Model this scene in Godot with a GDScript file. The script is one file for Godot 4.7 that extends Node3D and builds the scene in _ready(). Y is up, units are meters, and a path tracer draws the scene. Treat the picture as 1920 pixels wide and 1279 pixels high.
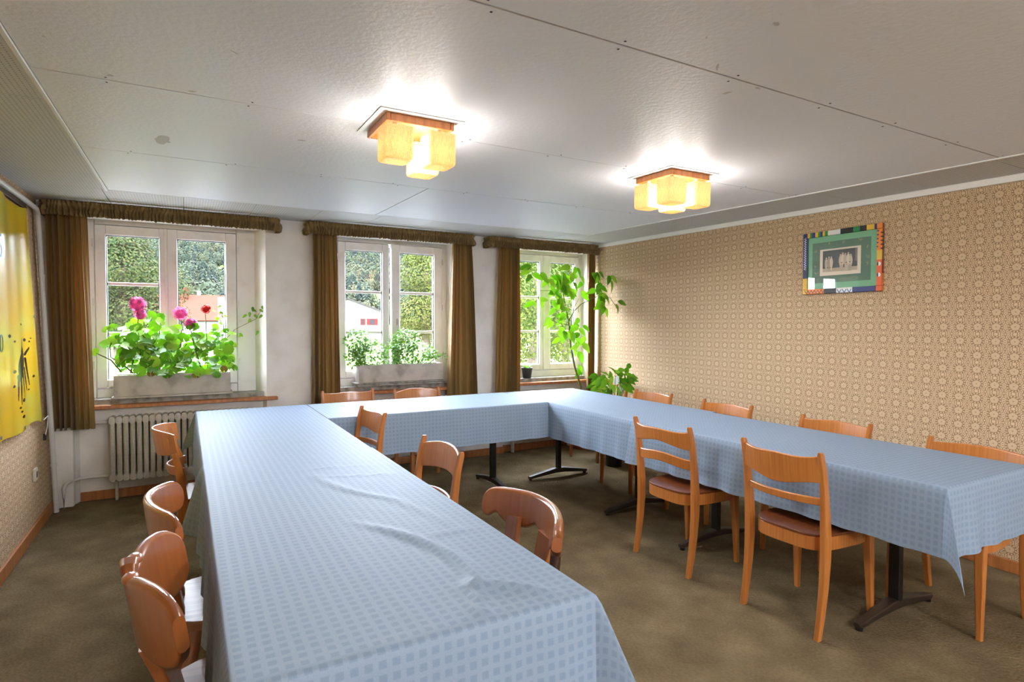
extends Node3D
# Dining room with a U of tables under blue cloths, three windows on to a valley. y up, metres; the camera stands at x = 0, z = 0.

const F := 1100.0
const EYE := Vector3(0, 1.3775, 0)
const WZ := -5.51          # room face of the window wall
const GZ := -5.70          # plane of the sashes
const TILT := 0.0207       # the old ceiling rises towards the windows
var cam: Camera3D
var rng := RandomNumberGenerator.new()
var M := {}
var used := {}

# ---------------------------------------------------------------- mesh builder
class MB:
	var v := PackedVector3Array()
	var n := PackedVector3Array()
	var uv := PackedVector2Array()
	var c := PackedColorArray()
	var ix := PackedInt32Array()
	var tint := Color(1, 1, 1)
	func vert(p: Vector3, nm: Vector3, t := Vector2.ZERO) -> int:
		v.append(p); n.append(nm); uv.append(t); c.append(tint)
		return v.size() - 1
	func tri(a: int, b: int, d: int) -> void:
		var cr := (v[b] - v[a]).cross(v[d] - v[a])
		if cr.length_squared() < 1e-16:
			return
		if cr.dot(n[a] + n[b] + n[d]) > 0.0:
			ix.append(a); ix.append(d); ix.append(b)
		else:
			ix.append(a); ix.append(b); ix.append(d)
	func quad(a: int, b: int, d: int, e: int) -> void:
		tri(a, b, d); tri(a, d, e)
	func face(p: Array, uvs := []) -> void:
		var nm: Vector3 = ((p[1] - p[0]) as Vector3).cross(p[2] - p[0]).normalized()
		var k := []
		for i in p.size():
			k.append(vert(p[i], nm, uvs[i] if i < uvs.size() else Vector2.ZERO))
		for i in range(1, p.size() - 1):
			tri(k[0], k[i], k[i + 1])
	func box(at: Vector3, s: Vector3, bev := 0.003, b := Basis.IDENTITY) -> void:
		var h := s * 0.5
		bev = min(bev, min(h.x, min(h.y, h.z)) * 0.9)
		var id := {}
		for ax in 3:
			for sg in [-1, 1]:
				for i in [-1, 1]:
					for j in [-1, 1]:
						var p := Vector3.ZERO
						var a1 := (ax + 1) % 3
						var a2 := (ax + 2) % 3
						p[ax] = sg * h[ax]
						p[a1] = i * (h[a1] - bev)
						p[a2] = j * (h[a2] - bev)
						var nm := Vector3.ZERO
						nm[ax] = sg
						var t := Vector2(p.z if ax == 0 else p.x, -p.y if ax != 1 else p.z)
						var key := [0, 0, 0]
						key[ax] = sg; key[a1] = i; key[a2] = j
						id[[ax, key[0], key[1], key[2]]] = vert(at + b * p, b * nm, t)
		for ax in 3:
			for sg in [-1, 1]:
				var q := []
				for ij in [[-1, -1], [1, -1], [1, 1], [-1, 1]]:
					var key := [0, 0, 0]
					key[ax] = sg; key[(ax + 1) % 3] = ij[0]; key[(ax + 2) % 3] = ij[1]
					q.append(id[[ax, key[0], key[1], key[2]]])
				quad(q[0], q[1], q[2], q[3])
			# edges that run along ax
			var a1 := (ax + 1) % 3
			var a2 := (ax + 2) % 3
			for i in [-1, 1]:
				for j in [-1, 1]:
					var lo := [0, 0, 0]
					lo[a1] = i; lo[a2] = j; lo[ax] = -1
					var hi := lo.duplicate()
					hi[ax] = 1
					quad(id[[a1, lo[0], lo[1], lo[2]]], id[[a1, hi[0], hi[1], hi[2]]], id[[a2, hi[0], hi[1], hi[2]]], id[[a2, lo[0], lo[1], lo[2]]])
		for x in [-1, 1]:
			for y in [-1, 1]:
				for z in [-1, 1]:
					tri(id[[0, x, y, z]], id[[1, x, y, z]], id[[2, x, y, z]])
	# rounded rectangle swept along a path; up is kept, the side follows the path
	func sweep(pts: Array, w: Array, h: Array, up: Vector3, bev := 0.006, seg := 2) -> void:
		var cnt := pts.size()
		var rings := []
		for i in cnt:
			var t: Vector3 = (pts[min(i + 1, cnt - 1)] - pts[max(i - 1, 0)]).normalized()
			var r := t.cross(up).normalized()
			var hw: float = w[i] * 0.5
			var hh: float = h[i] * 0.5
			var bv: float = min(bev, min(hw, hh) * 0.98)
			var ring := []
			for k in 4:
				var sx: float = [1, -1, -1, 1][k]
				var sy: float = [1, 1, -1, -1][k]
				for m in seg + 1:
					var a := (k + float(m) / seg) * PI / 2
					var nm := Vector2(cos(a), sin(a))
					var q := Vector2(sx * (hw - bv), sy * (hh - bv)) + nm * bv
					ring.append(vert(pts[i] + r * q.x + up * q.y, (r * nm.x + up * nm.y).normalized(), Vector2(q.x + q.y, float(i) / cnt)))
			rings.append(ring)
		var m := (seg + 1) * 4
		for i in cnt - 1:
			for k in m:
				quad(rings[i][k], rings[i][(k + 1) % m], rings[i + 1][(k + 1) % m], rings[i + 1][k])
		for e in [0, cnt - 1]:
			var t: Vector3 = (pts[0] - pts[1]).normalized() if e == 0 else (pts[cnt - 1] - pts[cnt - 2]).normalized()
			var mid := vert(pts[e], t)
			var k2 := []
			for k in m:
				k2.append(vert(v[rings[e][k]], t))
			for k in m:
				tri(mid, k2[k], k2[(k + 1) % m])
	func tube(pts: Array, rad: Array, seg := 8) -> void:
		var cnt := pts.size()
		var rings := []
		var ref := Vector3.UP
		var t0: Vector3 = (pts[cnt - 1] - pts[0]).normalized()
		if absf(t0.dot(ref)) > 0.8:
			ref = Vector3(0.3, 0, 1).normalized()
		for i in cnt:
			var t: Vector3 = (pts[min(i + 1, cnt - 1)] - pts[max(i - 1, 0)]).normalized()
			var r := t.cross(ref).normalized()
			var u := r.cross(t)
			var ring := []
			for k in seg:
				var a := TAU * k / seg
				var nm := r * cos(a) + u * sin(a)
				ring.append(vert(pts[i] + nm * rad[min(i, rad.size() - 1)], nm, Vector2(float(k) / seg, float(i) / cnt)))
			rings.append(ring)
		for i in cnt - 1:
			for k in seg:
				quad(rings[i][k], rings[i][(k + 1) % seg], rings[i + 1][(k + 1) % seg], rings[i + 1][k])
		for e in [0, cnt - 1]:
			var t: Vector3 = (pts[0] - pts[1]).normalized() if e == 0 else (pts[cnt - 1] - pts[cnt - 2]).normalized()
			var mid := vert(pts[e], t)
			var k2 := []
			for k in seg:
				k2.append(vert(v[rings[e][k]], t))
			for k in seg:
				tri(mid, k2[k], k2[(k + 1) % seg])
	# profile: Vector2(radius, y) from bottom to top
	func lathe(prof: Array, at := Vector3.ZERO, seg := 20, squeeze := Vector3.ONE) -> void:
		for i in prof.size() - 1:
			var a: Vector2 = prof[i]
			var b: Vector2 = prof[i + 1]
			var d := (b - a).normalized()
			var row := [[], []]
			for k in seg + 1:
				var an := TAU * k / seg
				var o := Vector3(cos(an), 0, sin(an))
				var nm := (o * d.y + Vector3(0, -d.x, 0)).normalized()
				row[0].append(vert(at + (o * a.x + Vector3(0, a.y, 0)) * squeeze, nm))
				row[1].append(vert(at + (o * b.x + Vector3(0, b.y, 0)) * squeeze, nm))
			for k in seg:
				quad(row[0][k], row[0][k + 1], row[1][k + 1], row[1][k])
	func prism(poly: Array, y0: float, y1: float) -> void:   # convex plan, Vector2(x, z)
		var mid := Vector2.ZERO
		for p in poly:
			mid += p / poly.size()
		for i in poly.size():
			var a: Vector2 = poly[i]
			var b: Vector2 = poly[(i + 1) % poly.size()]
			var d := (b - a).normalized()
			var nm := Vector3(d.y, 0, -d.x)
			if nm.dot(Vector3(a.x - mid.x, 0, a.y - mid.y)) < 0:
				nm = -nm
			var len := a.distance_to(b)
			var k := [vert(Vector3(a.x, y0, a.y), nm, Vector2(0, -y0)), vert(Vector3(b.x, y0, b.y), nm, Vector2(len, -y0)), vert(Vector3(b.x, y1, b.y), nm, Vector2(len, -y1)), vert(Vector3(a.x, y1, a.y), nm, Vector2(0, -y1))]
			quad(k[0], k[1], k[2], k[3])
		for s in [[y0, Vector3.DOWN], [y1, Vector3.UP]]:
			var k := []
			for p in poly:
				k.append(vert(Vector3(p.x, s[0], p.y), s[1], p))
			for i in range(1, poly.size() - 1):
				tri(k[0], k[i], k[i + 1])
	# grid of points with normals worked out from neighbours; fn(i, j) -> Vector3, tf(i, j) -> Vector2
	func grid(nu: int, nv: int, fn: Callable, tf: Callable, flip := false) -> void:
		var P := PackedVector3Array()
		P.resize((nu + 1) * (nv + 1))
		for j in nv + 1:
			for i in nu + 1:
				P[j * (nu + 1) + i] = fn.call(i, j)
		var base := v.size()
		for j in nv + 1:
			for i in nu + 1:
				var du := P[j * (nu + 1) + min(i + 1, nu)] - P[j * (nu + 1) + max(i - 1, 0)]
				var dv := P[min(j + 1, nv) * (nu + 1) + i] - P[max(j - 1, 0) * (nu + 1) + i]
				var nm := dv.cross(du).normalized()
				if nm.length_squared() < 0.5:
					nm = Vector3.UP
				if flip:
					nm = -nm
				vert(P[j * (nu + 1) + i], nm, tf.call(i, j))
		for j in nv:
			for i in nu:
				var a := base + j * (nu + 1) + i
				quad(a, a + 1, a + nu + 2, a + nu + 1)
	func ball(at: Vector3, r: Vector3, seg := 12, rings := 8) -> void:
		var base := v.size()
		for j in rings + 1:
			var th := PI * j / rings
			for i in seg + 1:
				var ph := TAU * i / seg
				var d := Vector3(sin(th) * cos(ph), cos(th), sin(th) * sin(ph))
				vert(at + d * r, (d / r).normalized(), Vector2(float(i) / seg, float(j) / rings))
		for j in rings:
			for i in seg:
				var a := base + j * (seg + 1) + i
				quad(a, a + 1, a + seg + 2, a + seg + 1)
	func mesh() -> ArrayMesh:
		var arr := []
		arr.resize(Mesh.ARRAY_MAX)
		arr[Mesh.ARRAY_VERTEX] = v
		arr[Mesh.ARRAY_NORMAL] = n
		arr[Mesh.ARRAY_TEX_UV] = uv
		arr[Mesh.ARRAY_COLOR] = c
		arr[Mesh.ARRAY_INDEX] = ix
		var m := ArrayMesh.new()
		m.add_surface_from_arrays(Mesh.PRIMITIVE_TRIANGLES, arr)
		return m

# ---------------------------------------------------------------- nodes
func numbered(called: String) -> String:
	var k: int = used.get(called, 0)
	used[called] = k + 1
	return called if k == 0 else "%s_%03d" % [called, k]

func put(mesh: Mesh, called: String, mat: Material, parent: Node = self) -> MeshInstance3D:
	var o := MeshInstance3D.new()
	o.mesh = mesh
	o.material_override = mat
	o.name = numbered(called) if parent == self else called
	parent.add_child(o, true)
	return o

func tag(o: Node, label: String, category: String, group := "") -> Node:
	o.set_meta("label", label)
	o.set_meta("category", category)
	if group != "":
		o.set_meta("group", group)
	return o

func thing(called: String, label: String, category: String, at := Vector3.ZERO, turn := 0.0, group := "") -> Node3D:
	var o := Node3D.new()
	o.name = numbered(called)
	add_child(o, true)
	o.position = at
	o.rotation.y = turn
	tag(o, label, category, group)
	return o

func setting(called: String, parent: Node = self) -> Node3D:
	var o := Node3D.new()
	o.name = called
	parent.add_child(o, true)
	o.set_meta("kind", "structure")
	return o

func boxmesh(at: Vector3, s: Vector3, bev := 0.003) -> ArrayMesh:
	var b := MB.new()
	b.box(at, s, bev)
	return b.mesh()

# direction of a pixel of the 1920 x 1279 frame, and its point on a plane
func ray(px: float, py: float) -> Vector3:
	return (cam.transform.basis * Vector3((px - 960.0) / F, -(py - 639.5) / F, -1.0)).normalized()
func onz(px: float, py: float, z: float) -> Vector3:
	var d := ray(px, py)
	return EYE + d * ((z - EYE.z) / d.z)
func ony(px: float, py: float, y: float) -> Vector3:
	var d := ray(px, py)
	return EYE + d * ((y - EYE.y) / d.y)
func ceil_y(z: float) -> float:
	return 2.1774 - TILT * z
func right_x(z: float) -> float:     # the wallpapered wall runs slightly out of square
	return 3.979 - 0.0256 * z
func left_x(y: float) -> float:      # the old wall leans outwards
	return -0.875 - 0.034 * y

# ---------------------------------------------------------------- materials
func mat(col: Color, rough := 0.7, spec := 0.5) -> StandardMaterial3D:
	var m := StandardMaterial3D.new()
	m.albedo_color = col
	m.roughness = rough
	m.metallic_specular = spec
	return m

func tex(im: Image) -> ImageTexture:
	return ImageTexture.create_from_image(im)

func noise_img(size: int, freq: float, seed_: int, oct := 4, type := FastNoiseLite.TYPE_SIMPLEX_SMOOTH) -> Image:
	var nz := FastNoiseLite.new()
	nz.seed = seed_
	nz.noise_type = type
	nz.frequency = freq
	nz.fractal_octaves = oct
	return nz.get_seamless_image(size, size, false, false, 0.12)

func sm(a: float, b: float, x: float) -> float:
	return smoothstep(a, b, x)

func relief(im: Image, strength: float) -> ImageTexture:
	var k := im.duplicate() as Image
	k.convert(Image.FORMAT_L8)
	k.bump_map_to_normal_map(strength)
	return tex(k)

func tri(m: StandardMaterial3D, scale: float, world := false) -> StandardMaterial3D:
	m.uv1_triplanar = true
	m.uv1_world_triplanar = world
	m.uv1_scale = Vector3.ONE * scale
	return m

func ramp_tex(im: Image, stops: Array, cols: Array) -> ImageTexture:
	var o := Image.create(im.get_width(), im.get_height(), false, Image.FORMAT_RGB8)
	var g := Gradient.new()
	g.offsets = PackedFloat32Array(stops)
	g.colors = PackedColorArray(cols)
	for y in im.get_height():
		for x in im.get_width():
			o.set_pixel(x, y, g.sample(im.get_pixel(x, y).r))
	return tex(o)

func wood_tex(dark: Color, light: Color, seed_: int) -> ImageTexture:
	var a := noise_img(256, 0.012, seed_, 3)
	var o := Image.create(256, 256, false, Image.FORMAT_RGB8)
	for y in 256:
		for x in 256:
			var w := a.get_pixel((x * 4) % 256, int(y * 0.25) % 256).r
			var f := a.get_pixel((x * 13 + 31) % 256, (int(y * 0.5) + 77) % 256).r
			var g: float = clamp(0.5 + 0.75 * (w - 0.5) + 0.45 * (f - 0.5), 0, 1)
			o.set_pixel(x, y, dark.lerp(light, g))
	return tex(o)

func wallpaper() -> Image:
	var s := 256
	var o := Image.create(s, s, false, Image.FORMAT_RGB8)
	var lite := Color(0.835, 0.735, 0.60)
	var dark := Color(0.565, 0.455, 0.345)
	for y in s:
		for x in s:
			var p := Vector2(x + 0.5, y + 0.5) / s - Vector2(0.5, 0.5)
			var r := p.length()
			var th := atan2(p.x, p.y) + PI
			var pet := 0.215 + 0.040 * absf(cos(2.5 * th))
			var d := 1.0                      # 1 = light paper, 0 = printed line
			if r < 0.035:
				d = 0.1
			elif r < pet:
				var spoke: float = absf(sin(2.5 * th))
				d = 0.82 if not (spoke < 0.10 and r < 0.09) else 0.45
			elif r < pet + 0.026:
				d = 0.0
			elif r < 0.40:
				# collar of small leaves round the flower
				d = sm(-0.35, 0.10, sin(12.0 * th + 9.0 * r + 0.6)) * (0.55 + 0.45 * sm(-0.2, 0.2, sin(60.0 * r)))
				if r > 0.375:
					d = 0.1
			else:
				# scrolls filling the corners, mirrored so that the repeat closes
				var q := Vector2(0.5 - absf(p.x), 0.5 - absf(p.y))
				var e := Vector2(q.x - 0.16, q.y - 0.13)
				var sp := sin(52.0 * e.length() + 3.0 * atan2(e.y, e.x)) + 0.6 * sin(70.0 * q.x + 20.0 * q.y)
				d = 0.22 + 0.72 * sm(-0.45, 0.25, sp)
				if q.length() < 0.055:
					d = 1.0
				elif q.length() < 0.08:
					d = 0.0
				if absf(p.y) < 0.035 and absf(p.x) > 0.33:
					d = 1.0
				if absf(p.x) < 0.022 and absf(p.y) > 0.33:
					d = 1.0
			o.set_pixel(x, y, dark.lerp(lite, d))
	return o

func make_materials() -> void:
	var wp := tex(wallpaper())
	var m := mat(Color(1, 1, 1), 0.75, 0.3)
	m.albedo_texture = wp
	m.uv1_scale = Vector3(1 / 0.089, 1 / 0.083, 1)
	M.paper = m
	# ceiling paint: satin, on pebbled board
	m = mat(Color(0.91, 0.92, 0.935), 0.50, 0.4)
	m.normal_enabled = true
	m.normal_texture = relief(noise_img(512, 0.045, 3, 3), 5.0)
	m.normal_scale = 0.14
	m.uv1_scale = Vector3(1.6, 1.6, 1)
	M.ceiling = m
	# pierced acoustic tile
	var im := Image.create(128, 128, false, Image.FORMAT_RGB8)
	im.fill(Color(0.80, 0.80, 0.79))
	for y in 128:
		for x in 128:
			var q := Vector2(fmod(x, 16.0) - 8, fmod(y, 16.0) - 8)
			if q.length() < 2.6:
				im.set_pixel(x, y, Color(0.42, 0.42, 0.41))
	m = mat(Color(1, 1, 1), 0.55, 0.4)
	m.albedo_texture = tex(im)
	m.uv1_scale = Vector3(7, 7, 1)
	M.tile = m
	M.scuff = mat(Color(0.76, 0.755, 0.74), 0.6)
	M.batten = mat(Color(0.90, 0.90, 0.89), 0.4)
	# lime washed wall
	m = mat(Color(1, 1, 1), 0.85, 0.25)
	m.albedo_texture = ramp_tex(noise_img(256, 0.02, 11, 5), [0.2, 0.5, 0.8], [Color(0.875, 0.855, 0.83), Color(0.90, 0.885, 0.865), Color(0.915, 0.90, 0.88)])
	m.uv1_scale = Vector3(0.7, 0.7, 1)
	M.plaster = m
	m = mat(Color(1, 1, 1), 0.42)
	m.albedo_texture = ramp_tex(noise_img(256, 0.015, 15, 4), [0.15, 0.35, 0.6], [Color(0.84, 0.82, 0.80), Color(0.875, 0.86, 0.84), Color(0.89, 0.875, 0.86)])
	M.paint = tri(m, 0.8)
	# old carpet
	var ca := noise_img(512, 0.012, 21, 5)
	var cb := noise_img(512, 0.2, 22, 3)
	im = Image.create(512, 512, false, Image.FORMAT_RGB8)
	for y in 512:
		for x in 512:
			var a := ca.get_pixel(x, y).r
			var b := cb.get_pixel(x, y).r
			var k: float = clamp(0.42 + 0.62 * (a - 0.5) + 0.40 * (b - 0.5), 0, 1)
			var col := Color(0.345, 0.295, 0.215).lerp(Color(0.525, 0.465, 0.360), k)
			im.set_pixel(x, y, col)
	m = mat(Color(1, 1, 1), 0.95, 0.1)
	m.albedo_texture = tex(im)
	m.normal_enabled = true
	m.normal_texture = relief(cb, 3.0)
	m.normal_scale = 0.5
	m.uv1_scale = Vector3(0.55, 0.55, 1)
	M.carpet = m
	# woods
	m = mat(Color(1, 1, 1), 0.30)
	m.albedo_texture = wood_tex(Color(0.66, 0.39, 0.17), Color(0.77, 0.50, 0.25), 31)
	m.clearcoat_enabled = true
	m.clearcoat = 0.5
	m.clearcoat_roughness = 0.18
	M.wood = tri(m, 2.2)
	m = mat(Color(1, 1, 1), 0.28)
	m.albedo_texture = wood_tex(Color(0.53, 0.285, 0.125), Color(0.64, 0.38, 0.18), 32)
	m.clearcoat_enabled = true
	m.clearcoat = 0.7
	m.clearcoat_roughness = 0.14
	M.wood_dark = tri(m, 2.0)
	m = mat(Color(1, 1, 1), 0.28)
	m.albedo_texture = wood_tex(Color(0.36, 0.18, 0.09), Color(0.50, 0.27, 0.14), 33)
	m.clearcoat_enabled = true
	m.clearcoat = 0.5
	m.clearcoat_roughness = 0.2
	M.seat = tri(m, 2.2)
	m = mat(Color(1, 1, 1), 0.32)
	m.albedo_texture = wood_tex(Color(0.50, 0.35, 0.23), Color(0.64, 0.48, 0.34), 34)
	m.roughness = 0.5
	m.clearcoat_enabled = true
	m.clearcoat = 0.15
	m.clearcoat_roughness = 0.25
	M.seat_pale = tri(m, 2.2)
	m = mat(Color(1, 1, 1), 0.5)
	m.albedo_texture = wood_tex(Color(0.55, 0.33, 0.17), Color(0.72, 0.46, 0.25), 35)
	M.board = tri(m, 1.5)
	M.steel = mat(Color(0.075, 0.06, 0.052), 0.4)
	M.worn_steel = mat(Color(0.17, 0.135, 0.11), 0.35)
	M.table_top = mat(Color(0.62, 0.52, 0.40), 0.5)
	# table cloth: small woven squares
	im = Image.create(128, 128, false, Image.FORMAT_RGB8)
	var cn := noise_img(128, 0.25, 41, 2)
	for y in 128:
		for x in 128:
			var fx: float = absf(fmod(x, 32.0) - 16.0)
			var fy: float = absf(fmod(y, 32.0) - 16.0)
			var inn: float = sm(10.5, 8.0, fx) * sm(10.5, 8.0, fy)
			var k := cn.get_pixel(x, y).r - 0.5
			var col := Color(0.525, 0.592, 0.670).lerp(Color(0.480, 0.550, 0.632), inn)
			im.set_pixel(x, y, Color(col.r + k * 0.05, col.g + k * 0.05, col.b + k * 0.05))
	m = mat(Color(1, 1, 1), 0.62, 0.32)
	m.albedo_texture = tex(im)
	m.uv1_scale = Vector3(1 / 0.108, 1 / 0.108, 1)
	M.cloth = m
	# curtains
	m = mat(Color(1, 1, 1), 0.62, 0.4)
	m.albedo_texture = ramp_tex(noise_img(128, 0.30, 55, 2), [0.3, 0.7], [Color(0.50, 0.39, 0.19), Color(0.55, 0.435, 0.22)])
	m.uv1_scale = Vector3(3, 10, 1)
	m.rim_enabled = true
	m.rim = 0.3
	m.backlight_enabled = true
	m.backlight = Color(0.42, 0.27, 0.07)
	M.curtain = m
	m = mat(Color(1, 1, 1), 0.75, 0.3)
	m.albedo_texture = ramp_tex(noise_img(128, 0.06, 51, 3), [0.3, 0.7], [Color(0.44, 0.36, 0.23), Color(0.54, 0.45, 0.30)])
	M.valance = tri(m, 1.5)
	# window glass
	m = mat(Color(1, 1, 1, 0.04), 0.0)
	m.transparency = BaseMaterial3D.TRANSPARENCY_ALPHA
	M.glass = m
	M.gasket = mat(Color(0.07, 0.07, 0.08), 0.5)
	M.metal = mat(Color(0.62, 0.60, 0.57), 0.35)
	M.metal.metallic = 0.7
	m = mat(Color(1, 1, 1), 0.9, 0.2)
	m.albedo_texture = ramp_tex(noise_img(256, 0.012, 61, 5), [0.1, 0.35, 0.6], [Color(0.60, 0.575, 0.54), Color(0.69, 0.665, 0.63), Color(0.74, 0.715, 0.68)])
	M.cement = tri(m, 1.2)
	m = mat(Color(1, 1, 1), 0.8, 0.3)
	m.albedo_texture = ramp_tex(noise_img(256, 0.02, 62, 5), [0.2, 0.45, 0.7], [Color(0.47, 0.455, 0.43), Color(0.57, 0.56, 0.53), Color(0.63, 0.615, 0.59)])
	M.stone = tri(m, 2.0)
	m = mat(Color(1, 1, 1), 0.45)
	m.albedo_texture = ramp_tex(noise_img(256, 0.06, 63, 4), [0.15, 0.3, 0.6], [Color(0.64, 0.615, 0.575), Color(0.71, 0.69, 0.655), Color(0.74, 0.72, 0.685)])
	M.radiator = tri(m, 3.0)
	M.soil = mat(Color(0.13, 0.10, 0.07), 0.95)
	M.black_pot = mat(Color(0.07, 0.075, 0.08), 0.45)
	M.terracotta = mat(Color(0.52, 0.29, 0.18), 0.8)
	m = mat(Color(1, 1, 1), 0.5, 0.4)
	m.vertex_color_use_as_albedo = true
	m.backlight_enabled = true
	m.backlight = Color(0.55, 0.70, 0.17)
	M.leaf = m
	m = mat(Color(1, 1, 1), 0.7, 0.3)
	m.vertex_color_use_as_albedo = true
	M.painted = m
	M.stem = mat(Color(0.30, 0.24, 0.12), 0.7)
	M.stem_green = mat(Color(0.36, 0.38, 0.14), 0.6)
	m = mat(Color(1, 1, 1), 0.6)
	m.vertex_color_use_as_albedo = true
	m.backlight_enabled = true
	m.backlight = Color(0.7, 0.7, 0.7)
	M.petal = m
	M.white = mat(Color(0.90, 0.89, 0.87), 0.5)
	M.pipe = mat(Color(0.80, 0.79, 0.77), 0.4)
	M.plastic = mat(Color(0.80, 0.77, 0.70), 0.4)
	M.dark_ring = mat(Color(0.24, 0.135, 0.085), 0.4)
	# lamps
	m = mat(Color(0.95, 0.80, 0.58), 0.25)
	m.backlight_enabled = true
	m.backlight = Color(0.34, 0.225, 0.11)
	m.emission_enabled = true
	m.emission = Color(1.0, 0.64, 0.30)
	m.emission_energy_multiplier = 0.55
	m.normal_enabled = true
	m.normal_texture = relief(noise_img(256, 0.08, 71, 3), 9.0)
	m.normal_scale = 1.0
	var streak := Image.create(256, 256, false, Image.FORMAT_RGB8)
	var sn := noise_img(256, 0.05, 72, 3)
	for y in 256:
		for x in 256:
			var k: float = clamp(0.55 + 1.5 * (sn.get_pixel((x * 3) % 256, int(y * 0.33)).r - 0.5), 0.25, 1)
			streak.set_pixel(x, y, Color(k, k, k))
	m.emission_operator = BaseMaterial3D.EMISSION_OP_MULTIPLY
	m.emission_texture = tex(streak)
	M.shade = tri(m, 6.0)
	m = mat(Color(1, 0.9, 0.7), 0.4)
	m.emission_enabled = true
	m.emission = Color(1.0, 0.84, 0.56)
	m.emission_energy_multiplier = 6.0
	M.bulb = m
	m = mat(Color(1, 1, 1), 0.4)
	m.albedo_texture = wood_tex(Color(0.62, 0.36, 0.15), Color(0.80, 0.52, 0.26), 36)
	M.lamp_wood = tri(m, 3.0)

# ---------------------------------------------------------------- room
func build_room() -> void:
	# floor
	var b := MB.new()
	b.box(Vector3(1.6, -0.1, -0.8), Vector3(5.9, 0.2, 10.4), 0.0)
	var fl := put(b.mesh(), "floor", M.carpet)
	fl.set_meta("kind", "structure")
	# left wall (leaning), right wall (out of square), rear wall
	var wl := setting("wall_left")
	b = MB.new()
	b.face([Vector3(left_x(0), 0, 4.2), Vector3(left_x(0), 0, -5.8), Vector3(left_x(2.4), 2.4, -5.8), Vector3(left_x(2.4), 2.4, 4.2)], [Vector2(0, 0), Vector2(8, 0), Vector2(8, -2.4), Vector2(0, -2.4)])
	b.face([Vector3(left_x(0) - 0.3, 0, 4.2), Vector3(left_x(2.4) - 0.3, 2.4, 4.2), Vector3(left_x(2.4) - 0.3, 2.4, -5.8), Vector3(left_x(0) - 0.3, 0, -5.8)])
	b.face([Vector3(left_x(0) - 0.3, 0, 4.2), Vector3(left_x(0), 0, 4.2), Vector3(left_x(2.4), 2.4, 4.2), Vector3(left_x(2.4) - 0.3, 2.4, 4.2)])
	b.face([Vector3(left_x(2.4), 2.4, -5.8), Vector3(left_x(2.4), 2.4, 4.2), Vector3(left_x(2.4) - 0.3, 2.4, 4.2), Vector3(left_x(2.4) - 0.3, 2.4, -5.8)])
	for i in b.n.size():
		if i < 4:
			b.n[i] = Vector3(1, 0.034, 0).normalized()
	put(b.mesh(), "wallpaper", M.paper, wl)
	var wr := setting("wall_right")
	b = MB.new()
	var x0 := right_x(4.2)
	var x1 := right_x(-5.8)
	b.prism([Vector2(x1, -5.8), Vector2(x0, 4.2), Vector2(x0 + 0.3, 4.2), Vector2(x1 + 0.3, -5.8)], 0, 4.22)
	put(b.mesh(), "wallpaper", M.paper, wr)
	var wb := setting("wall_rear")
	var cuts := [-1.3, 0.6, 1.15, 2.6, 3.15, 4.4]
	for i in 5:
		var cx: float = (cuts[i] + cuts[i + 1]) / 2
		var cw: float = cuts[i + 1] - cuts[i]
		if i % 2 == 0:
			put(boxmesh(Vector3(cx, 1.2, 4.15), Vector3(cw, 2.5, 0.3), 0.0), "pier", M.plaster, wb)
		else:
			put(boxmesh(Vector3(cx, 0.375, 4.15), Vector3(cw, 0.85, 0.3), 0.0), "parapet", M.plaster, wb)
			put(boxmesh(Vector3(cx, 2.275, 4.15), Vector3(cw, 0.35, 0.3), 0.0), "lintel", M.plaster, wb)
			var fill_window := setting("window_%d" % (4 + i / 2))  # unseen rear windows, added to let in fill daylight
			var fb := MB.new()
			for s in [-1, 0, 1]:
				fb.box(Vector3(cx + s * (cw / 2 - 0.04), 1.45, 4.22), Vector3(0.08, 1.30, 0.07), 0.005)
			for yy in [0.84, 2.06]:
				fb.box(Vector3(cx, yy, 4.22), Vector3(cw - 0.16, 0.08, 0.07), 0.005)
			put(fb.mesh(), "window_frame", M.paint, fill_window)
			fb = MB.new()
			fb.face([Vector3(cx - cw / 2, 0.85, 4.22), Vector3(cx + cw / 2, 0.85, 4.22), Vector3(cx + cw / 2, 2.1, 4.22), Vector3(cx - cw / 2, 2.1, 4.22)])
			put(fb.mesh(), "pane", M.glass, fill_window)
	# window wall: piers with splayed reveals, parapets, lintel
	var ww := setting("wall_window")
	var outer := -5.84
	var piers := [
		[[-1.35, WZ], [-0.745, WZ], [-0.68, GZ], [-0.68, outer], [-1.35, outer]],
		[[0.615, WZ], [1.165, WZ], [1.22, GZ], [1.22, outer], [0.535, outer], [0.535, GZ]],
		[[2.431, WZ], [2.955, WZ], [3.02, GZ], [3.02, outer], [2.375, outer], [2.375, GZ]],
		[[4.112, WZ], [4.5, WZ], [4.5, outer], [4.108, outer], [4.108, GZ]]]
	for p in piers:
		b = MB.new()
		var poly := []
		for q in p:
			poly.append(Vector2(q[0], q[1]))
		b.prism(poly, 0, 2.45)
		put(b.mesh(), "pier", M.plaster, ww)
	for r in [[-0.745, 0.615], [1.165, 2.431], [2.955, 4.112]]:
		put(boxmesh(Vector3((r[0] + r[1]) / 2, 0.36, -5.70), Vector3(r[1] - r[0], 0.72, 0.26), 0.0), "parapet", M.plaster, ww)
		put(boxmesh(Vector3((r[0] + r[1]) / 2, 2.325, (WZ + outer) / 2), Vector3(r[1] - r[0], 0.24, WZ - outer), 0.0), "lintel", M.plaster, ww)
	# boxed-in pipe in the corner
	put(boxmesh(Vector3(-0.81, 0.30, -5.465), Vector3(0.13, 0.60, 0.09), 0.01), "pipe_casing", M.plaster, ww)
	# skirting
	var bw := setting("baseboard_window")
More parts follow.
